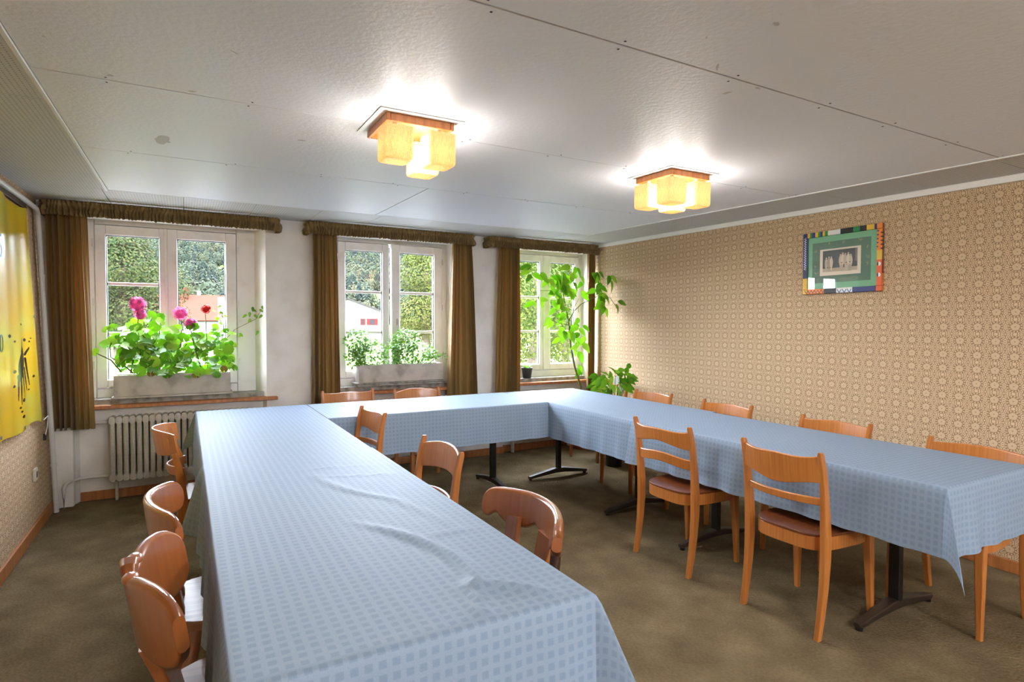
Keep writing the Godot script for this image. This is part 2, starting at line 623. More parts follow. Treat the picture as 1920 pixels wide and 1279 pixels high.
	for s in [[-0.72, 0.615, -5.56], [0.615, 1.165, -5.50], [1.165, 2.431, -5.56], [2.431, 2.955, -5.50], [2.955, 4.10, -5.56]]:
		put(boxmesh(Vector3((s[0] + s[1]) / 2, 0.036, s[2]), Vector3(s[1] - s[0] + 0.01, 0.072, 0.018), 0.004), "board", M.board, bw)
	var br := setting("baseboard_right")
	var z := -5.5
	while z < 4.0:
		b = MB.new()
		b.sweep([Vector3(right_x(z) - 0.009, 0.035, z), Vector3(right_x(z + 2.5) - 0.009, 0.035, z + 2.497)], [0.018, 0.018], [0.07, 0.07], Vector3.UP, 0.004)
		put(b.mesh(), "board", M.board, br)
		z += 2.5
	var bl := setting("baseboard_left")
	b = MB.new()
	b.sweep([Vector3(left_x(0) + 0.007, 0.04, -5.36), Vector3(left_x(0) + 0.007, 0.04, 4.0)], [0.016, 0.016], [0.08, 0.08], Vector3.UP, 0.004)
	put(b.mesh(), "board", M.board, bl)

	# ceiling: boards, pierced border tiles, battens, all on one sloping plane
	var ce := setting("ceiling")
	ce.position.y = 2.1774
	ce.rotation.x = atan(TILT)
	put(boxmesh(Vector3(1.6, 0.14, -0.8), Vector3(5.9, 0.2, 10.4), 0.0), "slab", M.plaster, ce)
	var gap := 0.007
	var zs := [-4.78, -3.58, -2.50, -1.383, -0.27, 0.84, 1.95, 3.06, 4.2]
	for i in zs.size() - 1:
		var spans := [[-0.445, 1.375], [1.375, 3.53]] if i == 0 else [[-0.445, 3.53]]
		for s in spans:
			put(boxmesh(Vector3((s[0] + s[1]) / 2, 0.012, (zs[i] + zs[i + 1]) / 2), Vector3(s[1] - s[0] - gap, 0.024, zs[i + 1] - zs[i] - gap), 0.0015), "ceiling_panel", M.ceiling, ce)
	var k := 0
	var tz := -4.78
	while tz < 3.9:
		put(boxmesh(Vector3(-0.72, 0.013, tz + 0.24), Vector3(0.54, 0.024, 0.477), 0.0015), "ceiling_tile", M.tile, ce)
		put(boxmesh(Vector3(3.86, 0.013, tz + 0.24), Vector3(0.655, 0.024, 0.477), 0.0015), "ceiling_tile", M.tile, ce)
		tz += 0.48
	for i in 11:
		put(boxmesh(Vector3(-0.72 + i * 0.48, 0.013, -5.15), Vector3(0.477, 0.024, 0.735), 0.0015), "ceiling_tile", M.tile, ce)
	for bx in [-0.452, 3.532]:
		put(boxmesh(Vector3(bx, 0.0, -0.3), Vector3(0.018, 0.012, 9.0), 0.003), "batten", M.batten, ce)
	put(boxmesh(Vector3(1.55, 0.002, -4.782), Vector3(4.0, 0.008, 0.010), 0.002), "batten", M.ceiling, ce)
	# screw heads in pairs beside the joints
	b = MB.new()
	rng.seed = 5
	for zz in [-3.58, -2.50, -1.383, -0.27]:
		for j in 9:
			for s in [-1, 1]:
				b.box(Vector3(-0.25 + j * 0.47 + rng.randf_range(-0.03, 0.03), 0.0, zz + s * 0.025), Vector3(0.007, 0.003, 0.007), 0.001)
	var sc := put(b.mesh(), "screw_heads", M.worn_steel, ce)
	sc.set_meta("kind", "stuff")
	# scuffs and filler smears left on the boards
	b = MB.new()
	rng.seed = 9
	for q in [[1345, 125, 6, 18, 0.2], [1362, 174, 22, 5, -0.2], [1325, 70, 5, 6, 0.0], [1456, 44, 18, 8, 0.3], [360, 171, 20, 4, 0.1], [207, 141, 16, 5, 0.1], [565, 263, 22, 3, 0.1], [305, 262, 40, 18, 0.15], [82, 68, 12, 2, 0.2], [1420, 165, 14, 5, 0.2], [440, 98, 26, 2, 0.5], [140, 171, 8, 2, 0.1]]:
		var d := ray(q[0], q[1])
		var t0 := (2.1774 - EYE.y) / (d.y + TILT * d.z)
		var ctr := EYE + d * t0
		var rim := []
		for k2 in 14:
			var an := TAU * k2 / 14.0
			var rr := rng.randf_range(0.55, 1.0)
			var o := Vector2(cos(an) * q[2] * rr, sin(an) * q[3] * rr).rotated(q[4]) * 0.5
			var dd := ray(q[0] + o.x, q[1] + o.y)
			rim.append(ce.transform.affine_inverse() * (EYE + dd * ((2.1774 - EYE.y) / (dd.y + TILT * dd.z))) * Vector3(1, 0, 1) + Vector3(0, -0.0006, 0))
		var m0 := b.vert(ce.transform.affine_inverse() * ctr * Vector3(1, 0, 1) + Vector3(0, -0.0008, 0), Vector3.DOWN)
		var ids := []
		for p in rim:
			ids.append(b.vert(p, Vector3.DOWN))
		for k2 in 14:
			b.tri(m0, ids[k2], ids[(k2 + 1) % 14])
	var sf := put(b.mesh(), "scuff_marks", M.scuff, ce)
	sf.set_meta("kind", "stuff")
	# cornice on the papered wall
	var tr := setting("trim_1")
	b = MB.new()
	b.sweep([Vector3(right_x(-5.5) - 0.011, ceil_y(-5.5) - 0.018, -5.5), Vector3(right_x(4.0) - 0.011, ceil_y(4.0) - 0.018, 4.0)], [0.022, 0.022], [0.040, 0.040], Vector3.UP, 0.006)
	put(b.mesh(), "cornice", M.white, tr)

# one casement window: fixed frame, two sashes with panes and bars
func sash_part(win: Node3D, x0: float, x1: float, bars: Array, hinge_side: int, turn: float, gl: Array) -> void:
	var s := Node3D.new()
	s.name = "sash"
	win.add_child(s, true)
	var hx := x0 if hinge_side < 0 else x1
	s.position = Vector3(hx, 0, GZ)
	s.rotation.y = turn
	var y0 := 0.863
	var y1 := 2.165
	var gx0: float = gl[0]
	var gx1: float = gl[1]
	var gy0 := 0.93
	var gy1 := 2.088
	var b := MB.new()
	var dz := 0.062
	b.box(Vector3((x0 + gx0) / 2 - hx, (y0 + y1) / 2, 0), Vector3(gx0 - x0, y1 - y0, dz), 0.006)
	b.box(Vector3((x1 + gx1) / 2 - hx, (y0 + y1) / 2, 0), Vector3(x1 - gx1, y1 - y0, dz), 0.006)
	b.box(Vector3((gx0 + gx1) / 2 - hx, (gy1 + y1) / 2, 0), Vector3(gx1 - gx0 + 0.004, y1 - gy1, dz), 0.006)
	b.box(Vector3((gx0 + gx1) / 2 - hx, (gy0 + y0) / 2, 0), Vector3(gx1 - gx0 + 0.004, gy0 - y0, dz), 0.006)
	put(b.mesh(), "sash_frame", M.paint, s)
	b = MB.new()
	for e in [[gx0 + 0.003, 0], [gx1 - 0.003, 0]]:
		b.box(Vector3(e[0] - hx, (gy0 + gy1) / 2, 0), Vector3(0.006, gy1 - gy0, 0.030), 0.001)
	for e in [gy0 + 0.003, gy1 - 0.003]:
		b.box(Vector3((gx0 + gx1) / 2 - hx, e, 0), Vector3(gx1 - gx0 - 0.012, 0.006, 0.030), 0.001)
	put(b.mesh(), "gasket", M.gasket, s)
	b = MB.new()
	b.face([Vector3(gx0 - hx, gy0, 0), Vector3(gx1 - hx, gy0, 0), Vector3(gx1 - hx, gy1, 0), Vector3(gx0 - hx, gy1, 0)])
	put(b.mesh(), "pane", M.glass, s)
	for y in bars:
		put(boxmesh(Vector3((gx0 + gx1) / 2 - hx, y, 0.0), Vector3(gx1 - gx0 - 0.012, 0.026, 0.020), 0.004), "glazing_bar", M.paint, s)
	for y in [1.05, 1.55, 2.02]:
		b = MB.new()
		b.tube([Vector3(-0.008 if hinge_side < 0 else 0.008, y - 0.03, 0.034), Vector3(-0.008 if hinge_side < 0 else 0.008, y + 0.03, 0.034)], [0.009, 0.009], 8)
		put(b.mesh(), "hinge", M.paint, s)

func window(called: String, x0: float, x1: float, sashes: Array) -> Node3D:
	var w := setting(called)
	var b := MB.new()
	var y0 := 0.725
	var y1 := 2.235
	x0 -= 0.03
	x1 += 0.03
	var lx: float = sashes[0][0]
	var rx: float = sashes[1][1]
	var zc := GZ - 0.02
	b.box(Vector3((x0 + lx) / 2, (y0 + y1) / 2, zc), Vector3(lx - x0 - 0.004, y1 - y0, 0.08), 0.004)
	b.box(Vector3((x1 + rx) / 2, (y0 + y1) / 2, zc), Vector3(x1 - rx - 0.004, y1 - y0, 0.08), 0.004)
	b.box(Vector3((lx + rx) / 2, (2.169 + y1) / 2, zc), Vector3(rx - lx, y1 - 2.169, 0.08), 0.004)
	b.box(Vector3((lx + rx) / 2, (0.859 + y0) / 2, zc), Vector3(rx - lx, 0.859 - y0, 0.08), 0.004)
	# rebates behind the sashes
	b.box(Vector3((lx + rx) / 2, 2.162, GZ - 0.047), Vector3(rx - lx + 0.02, 0.03, 0.02), 0.002)
	b.box(Vector3((lx + rx) / 2, 0.866, GZ - 0.047), Vector3(rx - lx + 0.02, 0.03, 0.02), 0.002)
	for e in [lx, rx]:
		b.box(Vector3(e, 1.514, GZ - 0.047), Vector3(0.03, 1.27, 0.02), 0.002)
	put(b.mesh(), "window_frame", M.paint, w)
	if sashes[1][4] == 0.0:
		put(boxmesh(Vector3((sashes[0][1] + sashes[1][0]) / 2 - 0.008, 1.514, GZ + 0.034), Vector3(0.022, 1.30, 0.012), 0.004), "cover_strip", M.paint, w)
	for i in 2:
		var s: Array = sashes[i]
		sash_part(w, s[0], s[1], s[3], -1 if i == 0 else 1, s[4], s[2])
	return w

func build_windows() -> void:
	window("window_1", -0.68, 0.53, [[-0.621, -0.129, [-0.547, -0.183], [1.70, 1.30], 0.0], [-0.125, 0.395, [-0.052, 0.311], [], 0.0]])
	var w2 := window("window_2", 1.22, 2.375, [[1.268, 1.765, [1.338, 1.697], [1.69, 1.30], 0.0], [1.782, 2.325, [1.866, 2.235], [1.69, 1.30], 0.055]])
	var h := MB.new()
	h.box(Vector3(1.838, 1.40, GZ + 0.062), Vector3(0.022, 0.07, 0.012), 0.004)
	h.box(Vector3(1.838, 1.36, GZ + 0.085), Vector3(0.016, 0.13, 0.014), 0.005)
	put(h.mesh(), "handle", M.metal, w2)
	window("window_3", 3.02, 4.105, [[3.085, 3.575, [3.155, 3.515], [1.686, 1.30], 0.0], [3.58, 4.05, [3.66, 4.0], [1.686, 1.30], 0.0]])
	# inner sills: wooden board in front, stone step behind
	for r in [[-0.74, 0.70, 1], [1.16, 2.43, 2], [2.95, 4.10, 3]]:
		var s := setting("trim_%d" % (r[2] + 1))
		put(boxmesh(Vector3((r[0] + r[1]) / 2, 0.733, -5.53), Vector3(r[1] - r[0], 0.028, 0.15), 0.004), "sill_board", M.board, s)
		put(boxmesh(Vector3((r[0] + r[1]) / 2 - 0.01, 0.765, -5.625), Vector3(r[1] - r[0] - 0.06, 0.045, 0.155), 0.006), "sill_stone", M.stone, s)

# ---------------------------------------------------------------- heating
func radiator(label: String, x0: float, count: int) -> void:
	var r := thing("radiator", label, "radiator", Vector3(x0, 0.15, -5.50))
	var b := MB.new()
	# one section: two columns joined by rounded heads
	for dz in [-0.03, 0.03]:
		b.sweep([Vector3(0, 0.02, dz), Vector3(0, 0.49, dz)], [0.036, 0.036], [0.046, 0.046], Vector3(0, 0, 1), 0.015)
	for y in [0.032, 0.478]:
		b.sweep([Vector3(0, y, -0.055), Vector3(0, y, 0.055)], [0.0425, 0.0425], [0.060, 0.060], Vector3.UP, 0.020, 3)
	var me := b.mesh()
	for i in count:
		var o := put(me, "section", M.radiator, r)
		o.position.x = 0.0443 * i
	b = MB.new()
	for y in [0.045, 0.465]:
		b.tube([Vector3(-0.02, y, 0), Vector3(0.0443 * (count - 1) + 0.02, y, 0)], [0.018, 0.018], 8)
	put(b.mesh(), "header", M.radiator, r)
	for x in [0.02, 0.0443 * (count - 2)]:
		put(boxmesh(Vector3(x, -0.075, 0), Vector3(0.02, 0.15, 0.05), 0.004), "foot", M.radiator, r)

func build_heating() -> void:
	radiator("cream column radiator under the window with pink geraniums", -0.505, 24)
	radiator("cream column radiator under the middle window with trailing green plants", 1.30, 24)
	radiator("cream column radiator under the window with the tall green houseplant", 3.05, 19)
	var p := thing("heating_pipe", "white painted heating pipe rising in the corner beside the yellow banner", "pipe")
	var b := MB.new()
	b.tube([Vector3(left_x(0) + 0.035, 0.0, -5.335), Vector3(left_x(1.1) + 0.035, 1.1, -5.335), Vector3(left_x(2.17) + 0.035, 2.17, -5.335)], [0.017, 0.017, 0.017], 12)
	put(b.mesh(), "riser", M.pipe, p)
	b = MB.new()
	b.tube([Vector3(left_x(2.17) + 0.035, 2.16, -5.335), Vector3(left_x(2.17) + 0.034, 2.195, -5.30), Vector3(left_x(2.17) + 0.033, 2.195, -4.9), Vector3(left_x(2.14) + 0.033, 2.08, 3.95)], [0.017, 0.017, 0.017, 0.017], 12)
	put(b.mesh(), "ceiling_run", M.pipe, p)
	for y in [0.35, 1.72]:
		b = MB.new()
		b.tube([Vector3(left_x(y) + 0.035, y - 0.012, -5.335), Vector3(left_x(y) + 0.035, y + 0.012, -5.335)], [0.021, 0.021], 12)
		put(b.mesh(), "pipe_collar", M.pipe, p)
	p = thing("heating_pipe", "thin grey pipe running low along the wall to the geranium radiator", "pipe")
	b = MB.new()
	b.tube([Vector3(-0.80, 0.0, -5.37), Vector3(-0.80, 0.16, -5.37), Vector3(-0.785, 0.19, -5.385), Vector3(-0.76, 0.195, -5.43), Vector3(-0.72, 0.195, -5.50), Vector3(-0.54, 0.195, -5.50)], [0.012, 0.012, 0.012, 0.012, 0.012, 0.012], 8)
	put(b.mesh(), "return_run", M.pipe, p)
	p = thing("heating_pipe", "short pipe between the long curtain and the top of the geranium radiator", "pipe")
	b = MB.new()
	b.tube([Vector3(-0.75, 0.615, -5.50), Vector3(-0.54, 0.615, -5.50)], [0.012, 0.012], 8)
	put(b.mesh(), "supply_run", M.pipe, p)

# ---------------------------------------------------------------- lamps
func ceiling_lamp(label: String, x: float, z: float, missing := false) -> void:
	var y := ceil_y(z)
	var l := thing("ceiling_lamp", label, "lamp", Vector3(x, y - 0.001, z), 0.0, "")
	l.rotation.x = atan(TILT)
	put(boxmesh(Vector3(0, -0.0015, 0), Vector3(0.36, 0.003, 0.36), 0.001), "ceiling_plate", M.batten, l)
	var b := MB.new()
	for s in [-1, 1]:
		b.box(Vector3(s * 0.137, -0.019, 0), Vector3(0.016, 0.032, 0.290), 0.003)
		b.box(Vector3(0, -0.019, s * 0.137), Vector3(0.258, 0.032, 0.016), 0.003)
	b.box(Vector3(0, -0.010, 0), Vector3(0.27, 0.010, 0.27), 0.002)
	put(b.mesh(), "base", M.lamp_wood, l)
	for sx in [-1, 1]:
		for sz in [-1, 1]:
			if missing and sx < 0 and sz < 0:
				continue
			var c := Vector3(sx * 0.093, -0.112, sz * 0.093)
			b = MB.new()
			b.sweep([c + Vector3(0, 0.064, 0), c + Vector3(0, -0.056, 0), c + Vector3(0, -0.066, 0), c + Vector3(0, -0.070, 0)], [0.120, 0.120, 0.114, 0.102], [0.120, 0.120, 0.114, 0.102], Vector3(0, 0, 1), 0.014, 3)
			var sh := put(b.mesh(), "glass_shade", M.shade, l)
			b = MB.new()
			b.ball(c + Vector3(0, -0.012, 0), Vector3(0.026, 0.034, 0.026), 12, 8)
			put(b.mesh(), "bulb", M.bulb, sh)
			b = MB.new()
			b.tube([c + Vector3(0, 0.10, 0), c + Vector3(0, 0.022, 0)], [0.012, 0.012], 8)
			put(b.mesh(), "bulb_socket", M.white, sh)
			var o := OmniLight3D.new()
			o.position = c + Vector3(0, -0.012, 0)
			o.light_color = LAMP_WHITE
			o.light_energy = LAMP if z < -1.0 else LAMP * 6.0  # the added rear lamps are boosted to fill the near ceiling
			o.light_size = 0.022
			o.omni_range = 14.0
			o.omni_attenuation = 2.0
			o.shadow_enabled = true
			o.name = "lamp_light"
			l.add_child(o, true)
	# added spot throws the lamp light downwards without a hot patch on the ceiling
	var sp := SpotLight3D.new()
	sp.position = Vector3(0, -0.10, 0)
	sp.rotation.x = -PI / 2
	sp.light_color = LAMP_WHITE
	sp.light_energy = LAMP_DOWN
	sp.light_size = 0.12
	sp.spot_range = 14.0
	sp.spot_attenuation = 2.0
	sp.spot_angle = 86.0
	sp.spot_angle_attenuation = 0.6
	sp.shadow_enabled = true
	sp.name = "lamp_downlight"
	l.add_child(sp, true)

# ---------------------------------------------------------------- tables
const TY := 0.735     # top of the boards; the cloth lies on them

func table(label: String, cx: float, cz: float, long: float, along_x: bool, posts: Array) -> void:
	var t := thing("pedestal_table", label, "table", Vector3(cx, 0, cz), PI / 2 if along_x else 0.0)
	put(boxmesh(Vector3(0, TY - 0.013, 0), Vector3(0.735, 0.026, long), 0.004), "tabletop", M.table_top, t)
	for pz in posts:
		put(boxmesh(Vector3(0, 0.375, pz), Vector3(0.036, 0.66, 0.052), 0.005), "post", M.steel, t)
		put(boxmesh(Vector3(0, TY - 0.036, pz), Vector3(0.50, 0.02, 0.05), 0.003), "bearer", M.steel, t)
		var b := MB.new()
		b.sweep([Vector3(-0.31, 0.026, pz), Vector3(-0.29, 0.028, pz), Vector3(-0.05, 0.062, pz), Vector3(0.05, 0.062, pz), Vector3(0.29, 0.028, pz), Vector3(0.31, 0.026, pz)], [0.030, 0.042, 0.054, 0.054, 0.042, 0.030], [0.020, 0.026, 0.042, 0.042, 0.026, 0.020], Vector3.UP, 0.008)
		var f := put(b.mesh(), "foot", M.worn_steel, t)
		for s in [-1, 1]:
			b = MB.new()
			b.lathe([Vector2(0.0, 0.0), Vector2(0.016, 0.0), Vector2(0.016, 0.016), Vector2(0.0, 0.016)], Vector3(s * 0.29, 0, pz), 12)
			put(b.mesh(), "glide", M.steel, f)

# dr: overhang [left, right, far, near]; rr: where along z the right overhang hangs
func cloth(label: String, x0: float, x1: float, zf: float, zn: float, y: float, dr: Array, sd: int, opt := {}) -> void:
	var us := []
	var vs := []
	var W := x1 - x0
	var L := zn - zf
	var fill := func(arr: Array, d0: float, len: float, d1: float):
		var step := 0.022
		if d0 > 0:
			var k := int(d0 / step) + 1
			for i in k:
				arr.append(-d0 + d0 * i / k)
			arr.append(-0.006)
		var m := int(len / step)
		for i in m + 1:
			arr.append(len * i / m)
		if d1 > 0:
			arr.append(len + 0.006)
			var k := int(d1 / step) + 1
			for i in range(1, k + 1):
				arr.append(len + d1 * i / k)
	fill.call(us, dr[0], W, dr[1])
	fill.call(vs, dr[2], L, dr[3])
	var nz := FastNoiseLite.new()
	nz.seed = sd
	nz.frequency = 1.6
	var nz2 := FastNoiseLite.new()
	nz2.seed = sd + 100
	nz2.frequency = 7.0
	var folds: Array = opt.get("folds", [])
	var flare: float = opt.get("flare", 0.0)
	var keep_r: Array = opt.get("right_from", [-99.0, 99.0])
	var keep_l: Array = opt.get("left_from", [-99.0, 99.0])
	var keep_n: Array = opt.get("near_from", [-99.0, 99.0])
	var fn := func(i: int, j: int) -> Vector3:
		var u: float = us[i]
		var w: float = vs[j]
		var sx := -1.0 if u < 0 else 1.0
		var sz := -1.0 if w < 0 else 1.0
		var a: float = -u if u < 0 else max(u - W, 0.0)
		var b: float = -w if w < 0 else max(w - L, 0.0)
		var px: float = x0 + clamp(u, 0, W)
		var pz: float = zf + clamp(w, 0, L)
		if a > 0 and sx > 0 and (pz < keep_r[0] or pz > keep_r[1]):
			a = 0.0
		if a > 0 and sx < 0 and (pz < keep_l[0] or pz > keep_l[1]):
			a = 0.0
		if b > 0 and sz > 0 and (px < keep_n[0] or px > keep_n[1]):
			b = 0.0
		if a < 1e-5:
			a = 0.0
		if b < 1e-5:
			b = 0.0
		if a == 0.0 and b == 0.0:
			var hgt := 0.0009 * nz2.get_noise_2d(px * 3.0, pz * 3.0)
			var edge: float = min(min(u, W - u), min(w, L - w))
			for f in folds:
				var p := Vector2(px - f[0], pz - f[1]).rotated(-f[2])
				var bend: float = f[6] * p.x * p.x
				var q: float = (p.y - bend) / f[4]
				hgt += f[5] * exp(-q * q) * exp(-pow(p.x / f[3], 4.0))
			return Vector3(px, y + hgt * sm(0.0, 0.03, edge) + 0.0015, pz)
		var r := 0.011
		if b == 0.0 or a == 0.0:
			var over: float = a if b == 0.0 else b
			var dmax: float = (dr[0] if sx < 0 else dr[1]) if b == 0.0 else (dr[2] if sz < 0 else dr[3])
			var s: float = pz if b == 0.0 else px
			var e0: float = w if b == 0.0 else u
			var e1: float = (L - w) if b == 0.0 else (W - u)
			var calm: float = sm(0.0, 0.10, e0) * sm(0.0, 0.10, e1)
			var wave: float = 0.010 + calm * (0.016 * nz.get_noise_2d(s * 2.6, 3.0 * sx + 9.0 * sz) + 0.007 * sin(s * 31.0 + sd + 2.0 * nz.get_noise_1d(s * 2.0)) + 0.004)
			var off: float = r * (1.0 - exp(-over / r)) + wave * over / dmax
			if flare > 0 and b == 0.0 and sx < 0:
				off += flare * exp(-pow(w / 0.09, 2.0)) * over / dmax
			var yy: float = y - over + r * (1.0 - exp(-over / r)) * 0.5
			return Vector3(px + (sx * off if b == 0.0 else 0.0), yy, pz + (sz * off if a == 0.0 else 0.0))
		var rr := Vector2(a, b).length()
		var th := atan2(b, a)
		var dm: float = max(dr[0] if sx < 0 else dr[1], dr[2] if sz < 0 else dr[3])
		var off2: float = r * (1.0 - exp(-rr / r)) + 0.010 * min(rr / dm, 1.0)
		var fl: float = 0.36 * rr * pow(sin(2.0 * th), 1.5)
		return Vector3(px + sx * (off2 * cos(th) + fl * 0.75), y - rr * (1.0 - 0.10 * sin(2.0 * th)) + r * 0.4, pz + sz * (off2 * sin(th) + fl * 0.75))
	var tf := func(i: int, j: int) -> Vector2:
		return Vector2(us[i], vs[j])
	var b := MB.new()
	b.grid(us.size() - 1, vs.size() - 1, fn, tf)
	var o := put(b.mesh(), "tablecloth", M.cloth)
	tag(o, label, "tablecloth", "blue tablecloths on the U of tables")

func build_tables() -> void:
	table("dark pedestal table at the open end of the row beside the carved chair", 0.445, -2.02, 1.82, false, [-0.59, 0.56])
	table("dark pedestal table in the corner by the geranium radiator", 0.445, -3.875, 1.82, false, [-0.42, 0.56])
	table("dark pedestal table set crosswise below the middle window", 1.70, -4.41, 1.72, true, [-0.56, 0.57])
	table("dark pedestal table in the corner by the tall houseplant", 2.945, -3.88, 1.80, false, [-0.54, 0.54])
	table("dark pedestal table at the open end of the row along the papered wall", 2.935, -2.06, 1.80, false, [-0.54, 0.54])
	var y := 0.745
	cloth("blue checked cloth with long wrinkles on the table beside the carved chair", 0.065, 0.825, -2.945, -1.095, y + 0.004, [0.29, 0.29, 0.0, 0.30], 3, {"flare": 0.075, "folds": [
		[0.60, -1.55, 1.30, 0.26, 0.016, 0.0127, 0.5], [0.66, -1.22, 0.6, 0.10, 0.018, 0.0153, 1.5], [0.58, -1.20, 1.9, 0.14, 0.014, 0.0119, 0.0], [0.52, -2.25, 1.2, 0.25, 0.014, 0.0068, -0.6],
		[0.50, -2.62, 0.1, 0.20, 0.008, 0.0048, 0.4], [0.62, -2.42, 0.3, 0.16, 0.008, 0.0051, -0.5], [0.30, -2.5, 0.05, 0.18, 0.007, 0.0034, 0.0], [0.69, -1.85, 1.35, 0.22, 0.012, 0.0051, 0.3], [0.40, -1.4, 1.5, 0.3, 0.012, 0.0034, 0.0], [0.72, -1.62, 0.1, 0.12, 0.009, 0.0051, 0.0]]})
	cloth("blue checked cloth on the corner table by the geranium radiator", 0.065, 0.823, -4.80, -2.949, y, [0.27, 0.27, 0.27, 0.0], 5, {"right_from": [-3.98, 0.0], "folds": [[0.45, -3.45, 0.05, 0.3, 0.006, 0.002, 0.0], [0.6, -3.3, 0.05, 0.12, 0.006, 0.002, 0.0]]})
	cloth("blue checked cloth on the crosswise table below the middle window", 0.829, 2.575, -4.80, -4.022, y, [0.0, 0.0, 0.27, 0.285], 7, {"folds": [[1.6, -4.4, 0.05, 0.3, 0.008, 0.002, 0.0]]})
	cloth("blue checked cloth on the corner table by the tall houseplant", 2.580, 3.355, -4.795, -2.98, y, [0.28, 0.28, 0.27, 0.0], 9, {"left_from": [-4.02, 0.0], "folds": [[3.0, -3.3, 0.1, 0.2, 0.008, 0.002, 0.0]]})
	cloth("blue checked cloth with a pointed hanging corner on the table along the papered wall", 2.572, 3.292, -2.975, -1.155, y + 0.004, [0.28, 0.28, 0.0, 0.285], 11, {"flare": 0.05, "folds": [[2.95, -2.0, 0.2, 0.15, 0.008, 0.002, 0.0], [3.0, -1.7, 1.0, 0.08, 0.008, 0.002, 0.0]]})

# ---------------------------------------------------------------- chairs: local front is +z
func seat_mesh(wf: float, wr: float, d: float, y1: float, thick: float, n := 40, sq := 4.0, round_ := 0.006) -> ArrayMesh:
	var b := MB.new()
	var outline := []
	for k in n:
		var a := TAU * k / n
		var c := cos(a)
		var s := sin(a)
		var q := pow(pow(absf(c), sq) + pow(absf(s), sq), -1.0 / sq)
		var zz := s * q * d * 0.5
		var wd: float = lerp(wr, wf, clamp(zz / d + 0.5, 0, 1))
		outline.append(Vector2(c * q * wd * 0.5, zz))
	var layers := [[y1 - thick, 1.0, Vector3.DOWN], [y1 - thick, 1.0, null], [y1 - round_, 1.0, null], [y1, 1.0 - round_ * 4.0, Vector3.UP], [y1 - 0.005, 0.62, Vector3.UP], [y1 - 0.007, 0.0, Vector3.UP]]
	var rows := []
	for l in layers:
		var row := []
		for k in n:
			var p: Vector2 = outline[k]
			var t: Vector2 = (outline[(k + 1) % n] - outline[(k + n - 1) % n]).normalized()
			var nm := Vector3(t.y, 0, -t.x) if l[2] == null else (l[2] as Vector3)
			row.append(b.vert(Vector3(p.x * l[1], l[0], p.y * l[1]), nm))
		rows.append(row)
	for r in range(1, rows.size() - 1):
		for k in n:
			b.quad(rows[r][k], rows[r][(k + 1) % n], rows[r + 1][(k + 1) % n], rows[r + 1][k])
	for k in range(1, n - 1):
		b.tri(rows[0][0], rows[0][k], rows[0][k + 1])
	return b.mesh()

# curved board across the back: x from -half to half, bowed backwards by bow, with lower and upper edges lo(t), hi(t)
func slat_mesh(half: float, z: float, bow: float, lo: Callable, hi: Callable, thick: float, lean := 0.0, n := 20, bev := 0.006) -> ArrayMesh:
	var b := MB.new()
	var pts := []
	var w := []
	var h := []
	for i in n + 1:
		var t := sin(lerp(-PI / 2, PI / 2, float(i) / n))
		var y0: float = lo.call(t)
		var y1: float = hi.call(t)
		var ym := (y0 + y1) / 2
		pts.append(Vector3(half * t, ym, z - bow * (1.0 - t * t) - lean * (ym - 0.6)))
		w.append(thick)
		h.append(max(y1 - y0, 0.004))
	b.sweep(pts, w, h, Vector3(0, 1, -lean).normalized(), bev, 2)
	return b.mesh()

func rear_post(s: float, foot: float, top: float, height: float) -> ArrayMesh:
	var b := MB.new()
	var ys := [0.0, 0.10, 0.22, 0.34, 0.44, 0.54, 0.64, 0.74, height - 0.012, height]
	var zs := [-0.215, -0.196, -0.180, -0.172, -0.172, -0.178, -0.188, -0.202, -0.220, -0.222]
	var pts := []
	var w := []
	var h := []
	for i in ys.size():
		var t: float = ys[i] / height
		pts.append(Vector3(s * lerp(foot, top, t), ys[i], zs[i]))
		w.append([0.026, 0.028, 0.030, 0.032, 0.032, 0.030, 0.028, 0.026, 0.024, 0.018][i])
		h.append([0.028, 0.032, 0.037, 0.042, 0.044, 0.040, 0.034, 0.030, 0.026, 0.020][i])
	b.sweep(pts, w, h, Vector3(0, 0, 1), 0.006)
	return b.mesh()

func front_leg(s: float) -> ArrayMesh:
	var b := MB.new()
	b.sweep([Vector3(s * 0.190, 0, 0.195), Vector3(s * 0.186, 0.2, 0.188), Vector3(s * 0.180, 0.43, 0.178)], [0.024, 0.032, 0.042], [0.024, 0.032, 0.042], Vector3(0, 0, 1), 0.006)
	return b.mesh()

